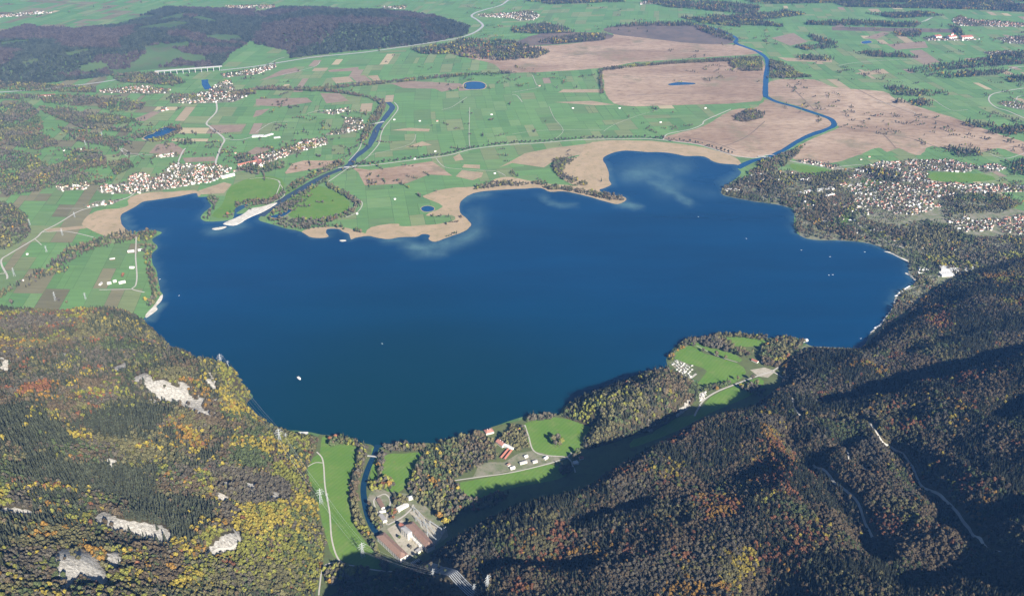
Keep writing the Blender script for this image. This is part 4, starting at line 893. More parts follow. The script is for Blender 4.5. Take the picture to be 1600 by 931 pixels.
wood('eastern_woods', ["1380,138 1400,135 1425,143 1480,145 1484,150 1440,152 1400,150", "1398,158 1412,157 1414,162 1398,163", "1420,160 1440,156 1465,164 1445,169 1425,165", "1500,192 1550,194 1556,200 1525,202 1500,196", "1540,208 1565,200 1620,200 1620,212 1580,212 1545,212", "1580,198 1640,195 1640,208 1600,208",
     "1415,112 1440,106 1500,98 1540,92 1590,82 1640,80 1640,100 1560,104 1500,110 1440,116", "1440,118 1520,112 1580,112 1560,118 1480,124", "1570,122 1640,118 1640,130 1580,130", "1260,36 1330,33 1400,36 1440,38 1430,44 1330,42 1260,40", "1395,52 1440,48 1438,60 1405,58", "1300,5 1400,8 1480,4 1640,8 1640,22 1520,16 1420,14 1320,12",
     "1000,2 1130,4 1190,12 1180,24 1110,18 1040,12", "1140,26 1230,18 1260,24 1200,32 1150,34", "1245,88 1300,90 1304,97 1250,95", "1480,40 1500,46 1506,58 1496,56", "1260,55 1290,62 1310,68 1304,72 1275,66", "800,44 850,38 880,42 900,52 840,54 800,52", "940,45 1000,36 1090,36 1140,54 1150,66 1120,60 1080,42 1000,42", "1480,232 1530,236 1536,245 1500,248",
     "900,56 950,54 944,64 870,70 840,68 860,60", "720,62 800,66 860,82 840,92 780,96 720,90 690,78", "640,78 700,70 745,74 720,86 660,86", "1160,0 1300,-2 1500,0 1660,-2 1660,4 1500,5 1300,6 1180,8", "1350,22 1450,20 1480,26 1400,30", "820,2 960,-2 980,4 860,8", "1100,24 1180,30 1230,44 1160,40", "1240,74 1300,70 1310,76 1260,80", "1330,82 1400,84 1440,92 1360,90", "1060,28 1120,30 1160,44 1100,38", "1355,268 1378,263 1410,275 1405,290 1370,285", "1598,250 1640,245 1640,275 1585,272 1575,262"], 20, .6, (1, 1.2, .1, .1, .05, .2, .4, .8), 'dark blue woods scattered over the eastern plain', big=1.3, dens=.8)
wood('garden_trees', [q for L in VILLAGES.values() for q in L], 19, .3, MIX, 'garden trees standing between the village houses', dens=.76, big=.76)
# hedges, field trees and roadside trees of the plain, too many and too small to count
def strewn():
    n = 5200; u = rng.uniform(-60, 1660, n); v = rng.uniform(4, 490, n) ** 1.0
    p = PX(np.stack([u, v], 1)); x, y = p[:, 0], p[:, 1]
    cl = fbm(x, y, 700, 401, 3)
    k = (cl > 0.50 + 0.12 * rng.random(n)) & ~in_lake(x, y) & ~((620 < u) & (u < 940) & (v > 140) & (rng.random(n) < .8))
    x, y = x[k], y[k]
    ex, ey = [], []
    for a, b in zip(x, y):
        m_ = rng.integers(1, 7); t = rng.uniform(0, 3.14); L = rng.uniform(10, 26)
        for j in range(m_): ex.append(a + math.cos(t) * j * L + rng.uniform(-5, 5)); ey.append(b + math.sin(t) * j * L + rng.uniform(-5, 5))
    x, y = np.array(ex), np.array(ey); k = ~in_lake(x, y); x, y = x[k], y[k]
    P, wh, sc, ti, s_ = trees_of(x, y, np.full(len(x), .3), .25, np.tile(np.array(MIX, float), (len(x), 1)), .85)
    scatter('hedgerow_trees', P, wh, sc, ti, 'small hedges and field trees dotted over the plain')
strewn()

# ------------------------------------------------------------------ trees built one by one
SPR_ME = [(c.mesh('spruce_crown', M['needles']), t.mesh('spruce_trunk', M['bark'])) for c, t in SPR]
LEAF_ME = [(c.mesh('leafy_crown', M['leaves']), t.mesh('leafy_trunk', M['bark'])) for c, t in LEAF]
def tint_word(c):
    i = int(np.argmin(((LEAFT / LEAFT.sum(1, keepdims=True) - c / c.sum()) ** 2).sum(1)))
    return ('bare brown', 'bare grey', 'bright yellow', 'golden orange', 'rust red', 'yellow green', 'green', 'olive brown')[i]
def single_tree(loc, which, sc, tint, label, group, name=None):
    sp_ = which < 3
    e = empty(name or ('spruce_tree' if sp_ else 'broadleaf_tree'), loc, rng.uniform(0, 6.28), label, 'tree', group); e.scale = tuple(sc)
    cm, tm = (SPR_ME[which] if sp_ else LEAF_ME[which - 3])
    c = inst('crown', cm, e); c['tint'] = [float(a) for a in tint] + [1.0]
    inst('trunk', tm, e); return e
for loc, which, sc, tint, s_, side in INDIV:
    u, v = UVof(loc[0], loc[1], loc[2])
    where = ('west hillside' if side == 'west' else 'east mountain slope')
    if s_: lb = 'dark green spruce in front of the %s forest' % where
    else: lb = '%s tree in front of the %s forest' % (tint_word(tint), where)
    single_tree(tuple(loc), int(which), sc, tint, lb, 'front trees of the %s' % where)
# avenue along the road across the plain
av = smooth_open(W("560,260 640,251 700,243 740,233 800,226 840,224 890,220 930,218 970,217.5 1005,217 1035,219 1060,222 1090,226 1120,235 1145,243"), 40)
seg = np.concatenate([[0], np.cumsum(np.linalg.norm(np.diff(av, axis=0), axis=1))])
s0 = 0.0
while s0 < seg[-1]:
    p = np.array([np.interp(s0, seg, av[:, 0]), np.interp(s0, seg, av[:, 1])]) + np.array([rng.uniform(-4, 4), 15 + rng.uniform(-3, 3)])
    single_tree((p[0], p[1], 0.4), int(rng.integers(3, 7)), np.ones(3) * rng.uniform(.95, 1.5), (0.06, 0.06, 0.04), 'small dark tree in the avenue beside the long pale road', 'avenue trees across the plain', 'avenue_tree')
    s0 += rng.uniform(18, 44)
# trees that stand alone in the meadows
LONE = [("864,692", 1.25, T_OLIVE, 'tall olive tree at the dark edge of the meadow clump'), ("871,690", 1.35, T_GREYB, 'tallest grey tree in the middle of the meadow clump'), ("878,694", 1.2, T_YG, 'yellow green tree at the sunny edge of the meadow clump'), ("874,699", 1.0, T_OLIVE, 'small olive tree in front of the meadow clump'),
    ("868,698", 1.1, T_GREYB, 'grey tree low on the lake side of the meadow clump'), ("902,711", 1.1, T_GRN, 'round green tree at the meadow corner by red roof'), ("897,718", 1.0, T_GREYB, 'grey tree beside the road fork below the meadow'), ("906,714", .9, T_OLIVE, 'small olive tree beside the red roofed farmhouse'),
    ("1084,542", .9, T_GREYB, 'first grey tree of the hedge across the lakeside meadow'), ("1098,550", .85, T_GREYB, 'second grey tree of the hedge across the lakeside meadow'), ("1119,557", 1.0, T_BARE, 'brown tree midway along the hedge across the lakeside meadow'), ("1133,562", .9, T_OLIVE, 'olive tree near the far end of the meadow hedge'),
    ("1152,596", 1.0, T_OLIVE, 'olive tree on the roadside above the lower meadow'), ("1120,611", .9, T_GOLD, 'orange tree beside the bend of the valley road'), ("1176,596", 1.2, T_GREYB, 'big grey tree beside the village square'), ("1182,604", 1.3, T_OLIVE, 'large olive tree south of the village square'),
    ("608,764", 1.3, T_GOLD, 'golden orange tree beside the power station canal'), ("602,762", 1.1, T_RUST, 'rust brown tree beside the golden canal tree'), ("92,472", 1.1, T_GREYB, 'round grey tree in the green field above the hillside'), ("19,478", 1.3, T_GREYB, 'large dark tree at the field edge by western track'),
    ("105,475", .7, T_OLIVE, 'small bush tree in the western field'), ("193,434", 1.0, T_RUST, 'bright orange tree behind the white farm'), ("228,472", 1.0, T_YEL, 'yellow tree near the pale west beach'), ("687,813", 1.3, T_GOLD, 'golden tree standing behind the switchyard'), ("696,821", 1.2, T_YEL, 'yellow tree at the shadow edge near the switchyard'), ("708,815", 1.0, T_OLIVE, 'olive tree at the end of the switchyard'),
    ("640,818", .7, T_OLIVE, 'small tree in the power station courtyard'), ("624,842", .6, T_GRN, 'small green courtyard tree between the two power halls'), ("642,858", .6, T_GREYB, 'small grey tree at the lower end of the courtyard')]
for s_, k, t, lb in LONE:
    p = W(s_)[0]; single_tree((p[0], p[1], .8), int(rng.integers(3, 7)), np.ones(3) * k * 1.4, t, lb, None)

# ------------------------------------------------------------------ houses
HV = [(13, 10, 5.5, 4.0), (16, 11, 6.0, 4.5), (11, 9, 5.0, 3.6), (22, 12, 6.0, 5.0)]
def house_mesh(L, B, H, Rf):
    w = MB(); l, b = L / 2, B / 2
    w.v = [(-l, -b, -1), (l, -b, -1), (l, b, -1), (-l, b, -1), (-l, -b, H), (l, -b, H), (l, b, H), (-l, b, H), (-l, 0, H + Rf - .25), (l, 0, H + Rf - .25)]
    w.f = [(0, 1, 5, 4), (2, 3, 7, 6), (1, 2, 6, 9, 5), (3, 0, 4, 8, 7), (3, 2, 1, 0)]
    o = 0.9; r = MB(); k = Rf / b
    for s in (-1, 1):
        e = (b + o); z0 = H + Rf - k * e
        P = [(-l - o, s * e, z0), (l + o, s * e, z0), (l + o, 0, H + Rf), (-l - o, 0, H + Rf)]
        bb = len(r.v); r.v += P + [(x, y, z + .35) for x, y, z in P]
        r.f += [(bb, bb + 1, bb + 2, bb + 3)[::s], (bb + 7, bb + 6, bb + 5, bb + 4)[::s], (bb, bb + 4, bb + 5, bb + 1), (bb + 1, bb + 5, bb + 6, bb + 2), (bb + 3, bb + 7, bb + 4, bb)]
    return w, r
_hm = {}
def house_me(i, wm, rm):
    k = (i, wm, rm)
    if k not in _hm:
        w, r = house_mesh(*HV[i]); _hm[k] = (w.mesh('house_wall', M[wm]), r.mesh('house_roof', M[rm]), MB().box(-.6, .6, -.6, .6, HV[i][2] + HV[i][3] - 1.6, HV[i][2] + HV[i][3] + 1.3).mesh('chimney', M['plaster']))
    return _hm[k]
houses = []
for vn, L in VILLAGES.items():
    for q in L:
        w = PX(poly(q))[:, :2]; far = w[:, 1].mean() > 6500
        x, y = jitter_grid(w.min(0), w.max(0), 29 if not far else 36); k = inside(x, y, w) & ~in_lake(x, y) & (rng.random(len(x)) < (.40 if 'shore wood' in vn else .90)) & (fbm(x, y, 120, 501, 2) > .36); x, y = x[k], y[k]
        red = .75 if 'red roofed' in vn or 'town' in vn else .34
        for a, b in zip(x, y):
            rm = rng.choice(['roof_red', 'roof_pink', 'roof_brown', 'roof_grey', 'roof_pale'], p=[red * .5, red * .5, (1 - red) * .38, (1 - red) * .30, (1 - red) * .32])
            houses.append((a, b, R(rng.choice([15, 105, 60, 150])) + rng.normal(0, .15), int(rng.choice([0, 0, 1, 2, 3])), str(rng.choice(['plaster', 'plaster', 'plaster', 'cream'])), str(rm), vn))
houses.sort(key=lambda h: h[0] ** 2 + h[1] ** 2)
inview = lambda h: -5 < UVof(h[0], h[1], 0)[0] < 1605
seen = [h for h in houses if inview(h)]; ind = seen[:285]; ids_ = set(map(id, ind)); rest = [h for h in houses if id(h) not in ids_]
WORD = {'roof_red': 'red', 'roof_pink': 'faded red', 'roof_brown': 'brown', 'roof_grey': 'grey', 'roof_pale': 'pale'}
SIZE = ['small', 'large', 'tiny', 'long']
for a, b, rz, i, wm, rm, vn in ind:
    e = empty('house', (a, b, .6), rz, '%s %s house with %s roof in %s' % (SIZE[i], 'white' if wm == 'plaster' else 'cream', WORD[rm], vn), 'house', '%s houses of the %s' % (SIZE[i], vn))
    wme, rme, cme = house_me(i, wm, rm)
    inst('wall', wme, e); rf_ = inst('roof', rme, e)
def far_houses():
    V, Fc, MI = [], [], []; mats = [M[k] for k in ('plaster', 'cream', 'roof_red', 'roof_pink', 'roof_brown', 'roof_grey', 'roof_pale')]; ix = {k: j for j, k in enumerate(('plaster', 'cream', 'roof_red', 'roof_pink', 'roof_brown', 'roof_grey', 'roof_pale'))}
    for a, b, rz, i, wm, rm, vn in rest:
        c, s = math.cos(rz), math.sin(rz)
        for mb, mk in zip(house_mesh(*HV[i]), (wm, rm)):
            o = len(V); V += [(a + x * c - y * s, b + x * s + y * c, z + .6) for x, y, z in mb.v]; Fc += [tuple(o + t for t in f) for f in mb.f]; MI += [ix[mk]] * len(mb.f)
    obj('distant_houses', V, Fc, None, kind='stuff', label='hundreds of distant white village houses with red and grey roofs', mats=mats, mi=MI)
far_houses()

# ------------------------------------------------------------------ single buildings
def building(name, s_, width, H, Rf, rm, wm, label, cat='building', h0=0.6, group=None, windows=0, wrow=1, chimneys=0, dorm=0, hip=False, flat=False):
    a, b = W(s_); mid = (a + b) / 2; L = float(np.linalg.norm(b - a)); rz = math.atan2(b[1] - a[1], b[0] - a[0])
    e = empty(name, (mid[0], mid[1], h0), rz, label, cat, group)
    if flat:
        MB().box(-L / 2, L / 2, -width / 2, width / 2, -1, H).build('wall', M[wm], e)
        r = MB(); r.box(-L / 2 - .3, L / 2 + .3, -width / 2 - .3, width / 2 + .3, H + .003, H + .8); rf_ = r.build('roof', M[rm], e)
        if chimneys:
            for k in range(chimneys): MB().box(-1.5, 1.5, -1.2, 1.2, H + .8, H + 3).build('roof_vent', M['steel'], rf_).location = (-L / 2 + L * (k + .7) / (chimneys + .4), (k % 3 - 1) * width * .22, 0)
    else:
        w, r = house_mesh(L, width, H, Rf)
        if hip:
            ii = min(width * .55, L * .3); l = L / 2; o = .9; w.v = w.v[:8]; w.f = [(0, 1, 5, 4), (2, 3, 7, 6), (1, 2, 6, 5), (3, 0, 4, 7), (3, 2, 1, 0)]
            r = MB(); e_ = width / 2 + o; z0 = H - .1
            r.v = [(-l - o, -e_, z0), (l + o, -e_, z0), (l + o, e_, z0), (-l - o, e_, z0), (-l + ii, 0, H + Rf), (l - ii, 0, H + Rf)]; r.f = [(0, 1, 5, 4), (2, 3, 4, 5), (1, 2, 5), (3, 0, 4), (3, 2, 1, 0)]
        w.build('wall', M[wm], e); rf_ = r.build('roof', M[rm], e)
        for k in range(chimneys):
            MB().box(-.9, .9, -.9, .9, H + Rf * .55, H + Rf + 2.2).build('chimney', M['plaster'], rf_).location = (-L / 2 + L * (k + 1) / (chimneys + 1), width * .12, 0)
        for k in range(dorm):
            for s in (-1, 1):
                d = MB().box(-1.3, 1.3, -2.2, 2.2, H + Rf * .25, H + Rf * .62); d.build('dormer', M[rm], rf_).location = (-L / 2 + L * (k + .5) / dorm, s * width * .27, 0)
    if windows:
        me = MB().box(-1.1, 1.1, -.12, .12, 0, 1).mesh('window_pane', M['glass']); hh = (H - 3) / wrow - 1.6
        for rr in range(wrow):
            for k in range(windows):
                for s in (-1, 1):
                    o = inst('window', me, e, (-L / 2 + L * (k + .5) / windows, s * width / 2, 2.2 + rr * (hh + 1.6)), 0, (1.2, 1, hh))
    return e
building('power_hall', "595,841 632,876", 30, 19, 8, 'roof_brown', 'plaster', 'long pale power hall with brown roof beside the canal', windows=14, dorm=3, hip=True)
building('power_hall', "640,824 674,861", 30, 20, 8, 'roof_brown', 'plaster', 'long pale power hall with brown roof beside the switchyard', windows=12, dorm=4, hip=True)
building('power_tower', "630,832 641,842", 17, 27, 3, 'roof_grey', 'plaster', 'white square tower block with grey cap between the power halls', hip=True, windows=3, wrow=3)
building('annex_building', "626,825 633,831", 13, 20, 5, 'roof_red', 'plaster', 'red roofed annex beside the white tower block', windows=2, wrow=2)
building('workshop', "651,864 662,856", 14, 7, 1, 'roof_grey', 'cream', 'low grey roofed block closing the courtyard', flat=True)
for i, s_ in enumerate(("646,845 649,848", "650,849 653,852", "654,853 657,856", "642,841 645,844")):
    building('transformer_bay', s_, 9, 12, 1, 'roof_pale', 'cream', '%s pale transformer bay along the courtyard side of power hall' % ('second', 'third', 'lowest', 'topmost')[i], flat=True, h0=.8)
building('row_building', "591,781 599,795", 13, 6, 4, 'roof_brown', 'plaster', 'brown roofed long house on the loop drive', windows=5)
building('row_building', "595,806 602,816", 15, 7, 4, 'roof_grey', 'plaster', 'dark grey roofed hall below the loop drive', windows=4)
building('shed', "593,801 603,799", 8, 5, 1, 'roof_pale', 'plaster', 'white flat shed between the two drive halls', flat=True)
building('warehouse', "621,798 637,789", 16, 8, 2, 'roof_pale', 'plaster', 'white warehouse beside the garden trees', flat=True)
building('villa', "638,780 646,778", 15, 8, 5, 'roof_pale', 'plaster', 'white villa at the wood edge', windows=3, hip=True)
building('farmhouse', "758,677 770,674", 26, 8, 6, 'roof_pink', 'plaster', 'red hipped lakeside guesthouse among trees', 'house', hip=True, chimneys=2, windows=5)
building('boarding_house', "778,691 788,698", 22, 10, 6, 'roof_pink', 'plaster', 'large faded red house with white gable wing', 'house', windows=6, wrow=2, chimneys=2)
building('boarding_house', "790,697 801,703", 18, 9, 3, 'roof_pale', 'plaster', 'white wing with pale roof behind the red house', 'house', windows=5, wrow=2)
building('boarding_house', "789,683 812,673", 20, 8, 5, 'roof_pink', 'plaster', 'long pink roofed house below the shore trees', 'house', windows=7, chimneys=2)
building('barn', "782,716 794,702", 9, 5, 3, 'roof_red', 'wood', 'narrow red roofed barn, upper of the two', 'barn'); building('barn', "788,718 799,704", 9, 5, 3, 'roof_red', 'wood', 'bright red roofed barn, lower of the two', 'barn')
for s_, rm, lb in (("792,728 796,726", 'roof_brown', 'brown'), ("797,733 804,731", 'roof_pale', 'white'), ("812,725 823,722", 'roof_grey', 'large grey'), ("832,723 839,721", 'roof_grey', 'dark grey'), ("819,715 824,713", 'roof_pale', 'small pale'), ("850,718 855,715", 'roof_pale', 'cream')):
    building('cottage', s_, 12, 5.5, 3.6, rm, 'plaster', '%s roofed garden cottage on the meadow lane' % lb, 'house', windows=3)
building('farmhouse', "905,717 911,716", 14, 6, 4.5, 'roof_red', 'plaster', 'orange red farmhouse at the shadow edge', 'house'); building('shed', "896,725 903,723", 16, 6, 2, 'roof_pale', 'plaster', 'pale roofed shed half in shadow at the lane fork', flat=True)
building('farmhouse', "1175,563 1184,567", 12, 6, 4.5, 'roof_red', 'plaster', 'red roofed house near the eastern village square', 'house'); building('farmhouse', "1190,567 1199,565", 11, 6, 4, 'roof_pale', 'plaster', 'white house right of the red roof by the square', 'house'); building('villa', "1199,547 1205,545", 12, 8, 4, 'roof_pale', 'plaster', 'white house among trees above the square', 'house')
building('boat_hall', "1253,534 1261,532", 16, 6, 3, 'roof_pale', 'plaster', 'white boathouse on the wooded headland')
building('factory_hall', "1468,421 1496,423", 62, 13, 1, 'roof_pale', 'plaster', 'largest white flat roofed factory hall above the shore', 'factory', flat=True, chimneys=6)
building('factory_hall', "1468,430 1487,429", 44, 11, 1, 'roof_pale', 'plaster', 'lower white factory hall in front of the largest', 'factory', flat=True, chimneys=3)
building('factory_hall', "1497,424 1522,421", 48, 10, 1, 'roof_pale', 'plaster', 'narrow white factory hall reaching into the mountain shade', 'factory', flat=True, chimneys=5)
building('office_block', "1435,421 1450,422", 24, 8, 1, 'roof_pale', 'plaster', 'long white office block left of the factory', flat=True); building('office_block', "1434,427 1440,427", 16, 6, 1, 'roof_pale', 'plaster', 'small white block below the long office', flat=True); building('office_block', "1437,437 1447,436", 18, 6, 1, 'roof_pale', 'plaster', 'white block above the small green', flat=True)
building('boathouse', "1402,472 1406,470", 12, 6, 3.5, 'roof_red', 'wood', 'red roofed boathouse on the eastern shore'); building('villa', "1419,476 1424,474", 12, 7, 4, 'roof_pale', 'plaster', 'white villa at the narrow shore meadow', 'house')
building('hotel', "1275,300 1301,296", 30, 12, 1, 'roof_pale', 'plaster', 'largest white clinic block in the shore wood', flat=True); building('hotel', "1250,303 1267,300", 24, 10, 1, 'roof_pale', 'plaster', 'left white clinic wing in the shore wood', flat=True); building('hotel', "1288,307 1302,304", 22, 9, 1, 'roof_pale', 'plaster', 'low white clinic wing in front', flat=True)
building('villa', "1250,283 1268,280", 20, 9, 4, 'roof_pale', 'plaster', 'white house on the wooded slope above the clinic', 'house'); building('boat_hall', "1133,299 1143,296", 22, 7, 3, 'roof_pale', 'plaster', 'blue grey boatyard shed at the outlet headland'); building('boat_hall', "1144,297 1156,297", 20, 7, 3, 'roof_grey', 'plaster', 'long grey boatyard shed on the headland')
building('monastery', "372,262 408,254", 26, 16, 9, 'roof_red', 'plaster', 'long white monastery with red roof above the bay', windows=16, wrow=2); building('monastery_church', "400,250 408,262", 24, 18, 11, 'roof_pink', 'plaster', 'white church block with red roof on the monastery hill', 'church'); building('barn', "346,279 366,274", 26, 9, 7, 'roof_pale', 'cream', 'long cream barn below the monastery', 'barn')
building('monastery', "1480,61 1492,60", 60, 22, 14, 'roof_red', 'plaster', 'white monastery with orange red roof far across the plain'); building('monastery', "1500,61 1517,60", 70, 20, 13, 'roof_red', 'plaster', 'second red roofed monastery court right of the church'); building('monastery', "1459,60 1468,59", 60, 20, 12, 'roof_red', 'plaster', 'small red roofed monastery wing left of the church')
for s_ in ("1486.5,60.3 1488,60.2", "1484.6,60.9 1486,60.8"):
    building('church_tower', s_, 12, 48, 14, 'roof_red', 'plaster', ('right' if s_[0:6] == '1486.5' else 'left') + ' white tower of the far monastery church', 'tower', hip=True)
for s_, L, lb in (("168,444 174,443", 14, 'left white farm building of the lakeside hamlet'), ("186,443 196,441", 18, 'largest white farmhouse of the lakeside hamlet'), ("177,441 182,440", 12, 'middle house of the lakeside hamlet'), ("156,446 159,443", 10, 'grey barn at the end of the hamlet lane')):
    building('farmhouse', s_, L, 6, 4.5, 'roof_pale' if 'barn' not in lb else 'roof_grey', 'plaster', lb, 'house')
building('farmhouse', "94,487 110,489", 20, 7, 5, 'roof_brown', 'plaster', 'brown roofed farm at the top of the hillside', 'house'); building('farmhouse', "200,394 210,393", 16, 6, 4, 'roof_pale', 'plaster', 'white farm beside the western shore lane', 'house'); building('farmhouse', "216,392 224,391", 14, 6, 4, 'roof_pale', 'plaster', 'white villa in the trees of the western shore', 'house'); building('farmhouse', "203,419 210,419", 12, 6, 4, 'roof_pale', 'plaster', 'small white house on the shore lane bend', 'house'); building('farmhouse', "172,406 180,405", 12, 5, 3, 'roof_pale', 'wood', 'lone barn in the western shore meadow', 'barn')
building('greenhouse', "60,151 86,149", 45, 6, 2, 'roof_red', 'plaster', 'long red roofed factory beneath the western woods', 'factory', flat=True)
building('airfield_hangar', "394,214 412,213", 40, 6, 1, 'roof_pale', 'plaster', 'long white farm hall in the western meadows', flat=True); building('airfield_hangar', "412,214 426,210", 22, 6, 1, 'roof_pale', 'plaster', 'narrow white farm hall beside the long one', flat=True); building('airfield_hangar', "428,216 438,215", 22, 5, 1, 'roof_pale', 'plaster', 'small white farm hall right of the others', flat=True)
building('beach_hut', "466,678 481,678", 16, 4, 2, 'roof_pale', 'plaster', 'white terrace hut at the lake edge below hillside', flat=True)
fb = [("680,237.5", 'pale field barn east of the river'), ("590,222", 'white barn on the river dyke'), ("648,249", 'small barn beside the long road'), ("616,188", 'small field barn in the broad green meadow'), ("656,190", 'white barn in the upper green meadow'), ("768,180", 'white dot barn in the middle of the plain'), ("895,170", 'barn below the tan strips'), ("968,170", 'barn near the moor corner'),
      ("1032,192", 'pale barn in the eastern plain meadows'), ("1102,170", 'barn at the end of the moor track'), ("843,135", 'red barn at the bend of the plain track'), ("558,335", 'white barn inside the tree lined loop'), ("683,190", 'red barn on the plain track'), ("773,272", 'white barn south of the long road'), ("617,312", 'white barn in the southern green meadow'), ("1345,250", 'brown barn at the edge of the moor'), ("1358,246", 'red barn at the edge of the moor'), ("368,240", 'red house on the western road'), ("100,236", 'white farm on the western lane'), ("127,234", 'long white farm on the western lane'), ("43,398", 'small barn in the far western field'), ("36,439", 'pale barn under the western trees')]
for s_, lb in fb:
    u, v = poly(s_)[0]
    building('barn', "%f,%f %f,%f" % (u - 1.5, v, u + 1.5, v - .3), 9, 4, 3.5, 'roof_red' if 'red' in lb else ('roof_brown' if 'brown' in lb else 'roof_pale'), 'plaster', lb, 'barn')

# caravans of the camp site
rv = MB().box(-4, 4, -1.6, 1.6, .5, 3.2); CVB = rv.mesh('caravan_body', M['roof_pale']); CVR = MB().box(-3.7, 3.7, -1.4, 1.4, 3.2, 3.6).mesh('caravan_roof', M['roof_pale']); CVW = MB().tube([(0, -1.5, .4), (0, 1.5, .4)], .4, 8).mesh('caravan_wheel', M['glass'])
for q, n_, lb, gp in ((W("1046,566 1060,562 1082,572 1080,590 1066,588"), 16, 'white caravan on the lakeside camp ground', 'caravans on the camp ground'), (W("1093,614 1104,610 1100,624 1094,626"), 15, 'white caravan parked below the valley road', 'caravans below the valley road')):
    x, y = jitter_grid(q.min(0), q.max(0), n_); k = inside(x, y, q); 
    for a, b in zip(x[k], y[k]):
        e = empty('caravan', (a, b, .85), rng.choice([.5, 2.1]) + rng.normal(0, .1), lb, 'caravan', gp)
        e.scale = (1.25, 1.25, 1.1); inst('body', CVB, e); inst('roof', CVR, e); inst('wheel', CVW, e)

# ------------------------------------------------------------------ pylons and cables
def pylon_mesh(H, w0, arms, t):
    m = MB(); lv = [0, .16, .31, .45, .57, .68, .77, .85, .92, 1.0]
    hw = lambda s: w0 / 2 * (1 - s) ** 1.15 + w0 * .05
    for i in range(len(lv) - 1):
        a, b = lv[i], lv[i + 1]; p, q = hw(a), hw(b)
        A = [(sx * p, sy * p, a * H) for sx, sy in ((-1, -1), (1, -1), (1, 1), (-1, 1))]; B = [(sx * q, sy * q, b * H) for sx, sy in ((-1, -1), (1, -1), (1, 1), (-1, 1))]
        for k in range(4):
            m.bar(A[k], B[k], t); m.bar(A[k], B[(k + 1) % 4], t * .6); m.bar(A[(k + 1) % 4], B[k], t * .6); m.bar(B[k], B[(k + 1) % 4], t * .6)
    return m
def pylon(s_, H, label, rz, base_h=None, hill=None, arms=((.60, 11), (.74, 15), (.88, 10)), name='pylon'):
    t = .5 if H > 55 else .26
    uv = poly(s_); p = on_slope(uv, hill)[0] if hill is not None else PX(uv)[0, :2]
    z = float(hill.z(p[0], p[1])) if hill is not None else .6
    e = empty(name, (p[0], p[1], z), rz, label, 'pylon', None)
    pylon_mesh(H, H * .17, arms, t).build('lattice_mast', M['steel'], e)
    tips = []
    for f, w in arms:
        m = MB(); zz = f * H
        for s in (-1, 1):
            m.bar((0, 1, zz), (s * w, 0, zz + .6), t * .8).bar((0, -1, zz), (s * w, 0, zz + .6), t * .8).bar((0, 0, zz + 3.2), (s * w, 0, zz + .6), t * .7)
            m.bar((s * w * .5, -.5, zz + .3), (s * w * .5, .5, zz + .3), t * .6)
            tips.append((s * w, 0, zz + .6))
        a = m.build('cross_arm', M['steel'], e)
        i_ = MB()
        for s in (-1, 1): i_.bar((s * w, 0, zz + .4), (s * w, 0, zz - 2.4), .35)
        i_.build('insulator', M['cable'], a)
    c, s = math.cos(rz), math.sin(rz)
    return [Vector((p[0] + x * c - y * s, p[1] + x * s + y * c, z + zz - 2.4)) for x, y, zz in tips]
PY = {}
PY[0] = pylon("346,572", 68, 'big lattice pylon on the hill crest above the lake', .5, hill=hill_west)
PY['0b'] = pylon("357,574", 40, 'smaller pylon beside the big one on the hill crest', .5, hill=hill_west, arms=((.75, 6), (.9, 5)))
PY[1] = pylon("438,693", 66, 'big lattice pylon above the terrace hut at the shore', .35, hill=hill_west)
PY['1b'] = pylon("448,690", 38, 'smaller pylon beside the shore pylon', .35, hill=hill_west, arms=((.75, 6), (.9, 5)))
PY[2] = pylon("502,786", 66, 'lattice pylon in the valley meadow beside the lane', .35)
PY['2b'] = pylon("512,782", 34, 'slim pylon on the lane next to the meadow pylon', .35, arms=((.75, 5), (.9, 4)))
PY[3] = pylon("567,869", 60, 'lattice pylon at the lower end of the valley meadow', .6)
PY[4] = pylon("677,905", 44, 'pale pylon standing in the mountain shadow', .8, hill=hill_east, arms=((.6, 8), (.8, 8)))
PY[5] = pylon("762,922", 60, 'tall pylon at the forest edge by the bottom', .9, hill=hill_east)
PY[6] = pylon("741,929", 44, 'pylon at the bottom edge in the dark slope', .9, hill=hill_east, arms=((.6, 8), (.8, 8)))
WP = [("87,470", 52, 'tall pylon in the western field above the hillside'), ("134,468", 40, 'small pylon in the green field above the hillside'), ("23,432", 52, 'pylon near the western lane bend'), ("98,368", 44, 'pylon beside the pale field strip'), ("73,394", 40, 'pylon in the field below the strip'), ("47,352", 40, 'pylon at the edge of the western knoll'),
      ("160,215", 44, 'pylon north of the western lane'), ("134,228", 44, 'pylon beside the western copse'), ("117,340", 36, 'pylon near the western road bend')]
for s_, h, lb in WP: pylon(s_, h, lb, .9, arms=((.65, 7), (.85, 7)))
def cable(a, b, sag, label=None):
    n = 14; return [a.lerp(b, t / n) - Vector((0, 0, sag * 4 * (t / n) * (1 - t / n))) for t in range(n + 1)]
NTH = ('lowest left', 'lowest right', 'middle left', 'middle right', 'top left', 'top right')
for i in range(6):
    pts = cable(PY[0][i], PY[1][i], 26)[:-1] + cable(PY[1][i], PY[2][i], 14)[:-1] + cable(PY[2][i], PY[3][i], 12)[:-1] + cable(PY[3][i], PY[4][i % 4], 12)
    MB().tube(pts, .16, 4).build('power_cable', M['cable'], label='thin power cable strung between pylons, %s of six' % NTH[i], cat='cable', group='power cables over the valley')
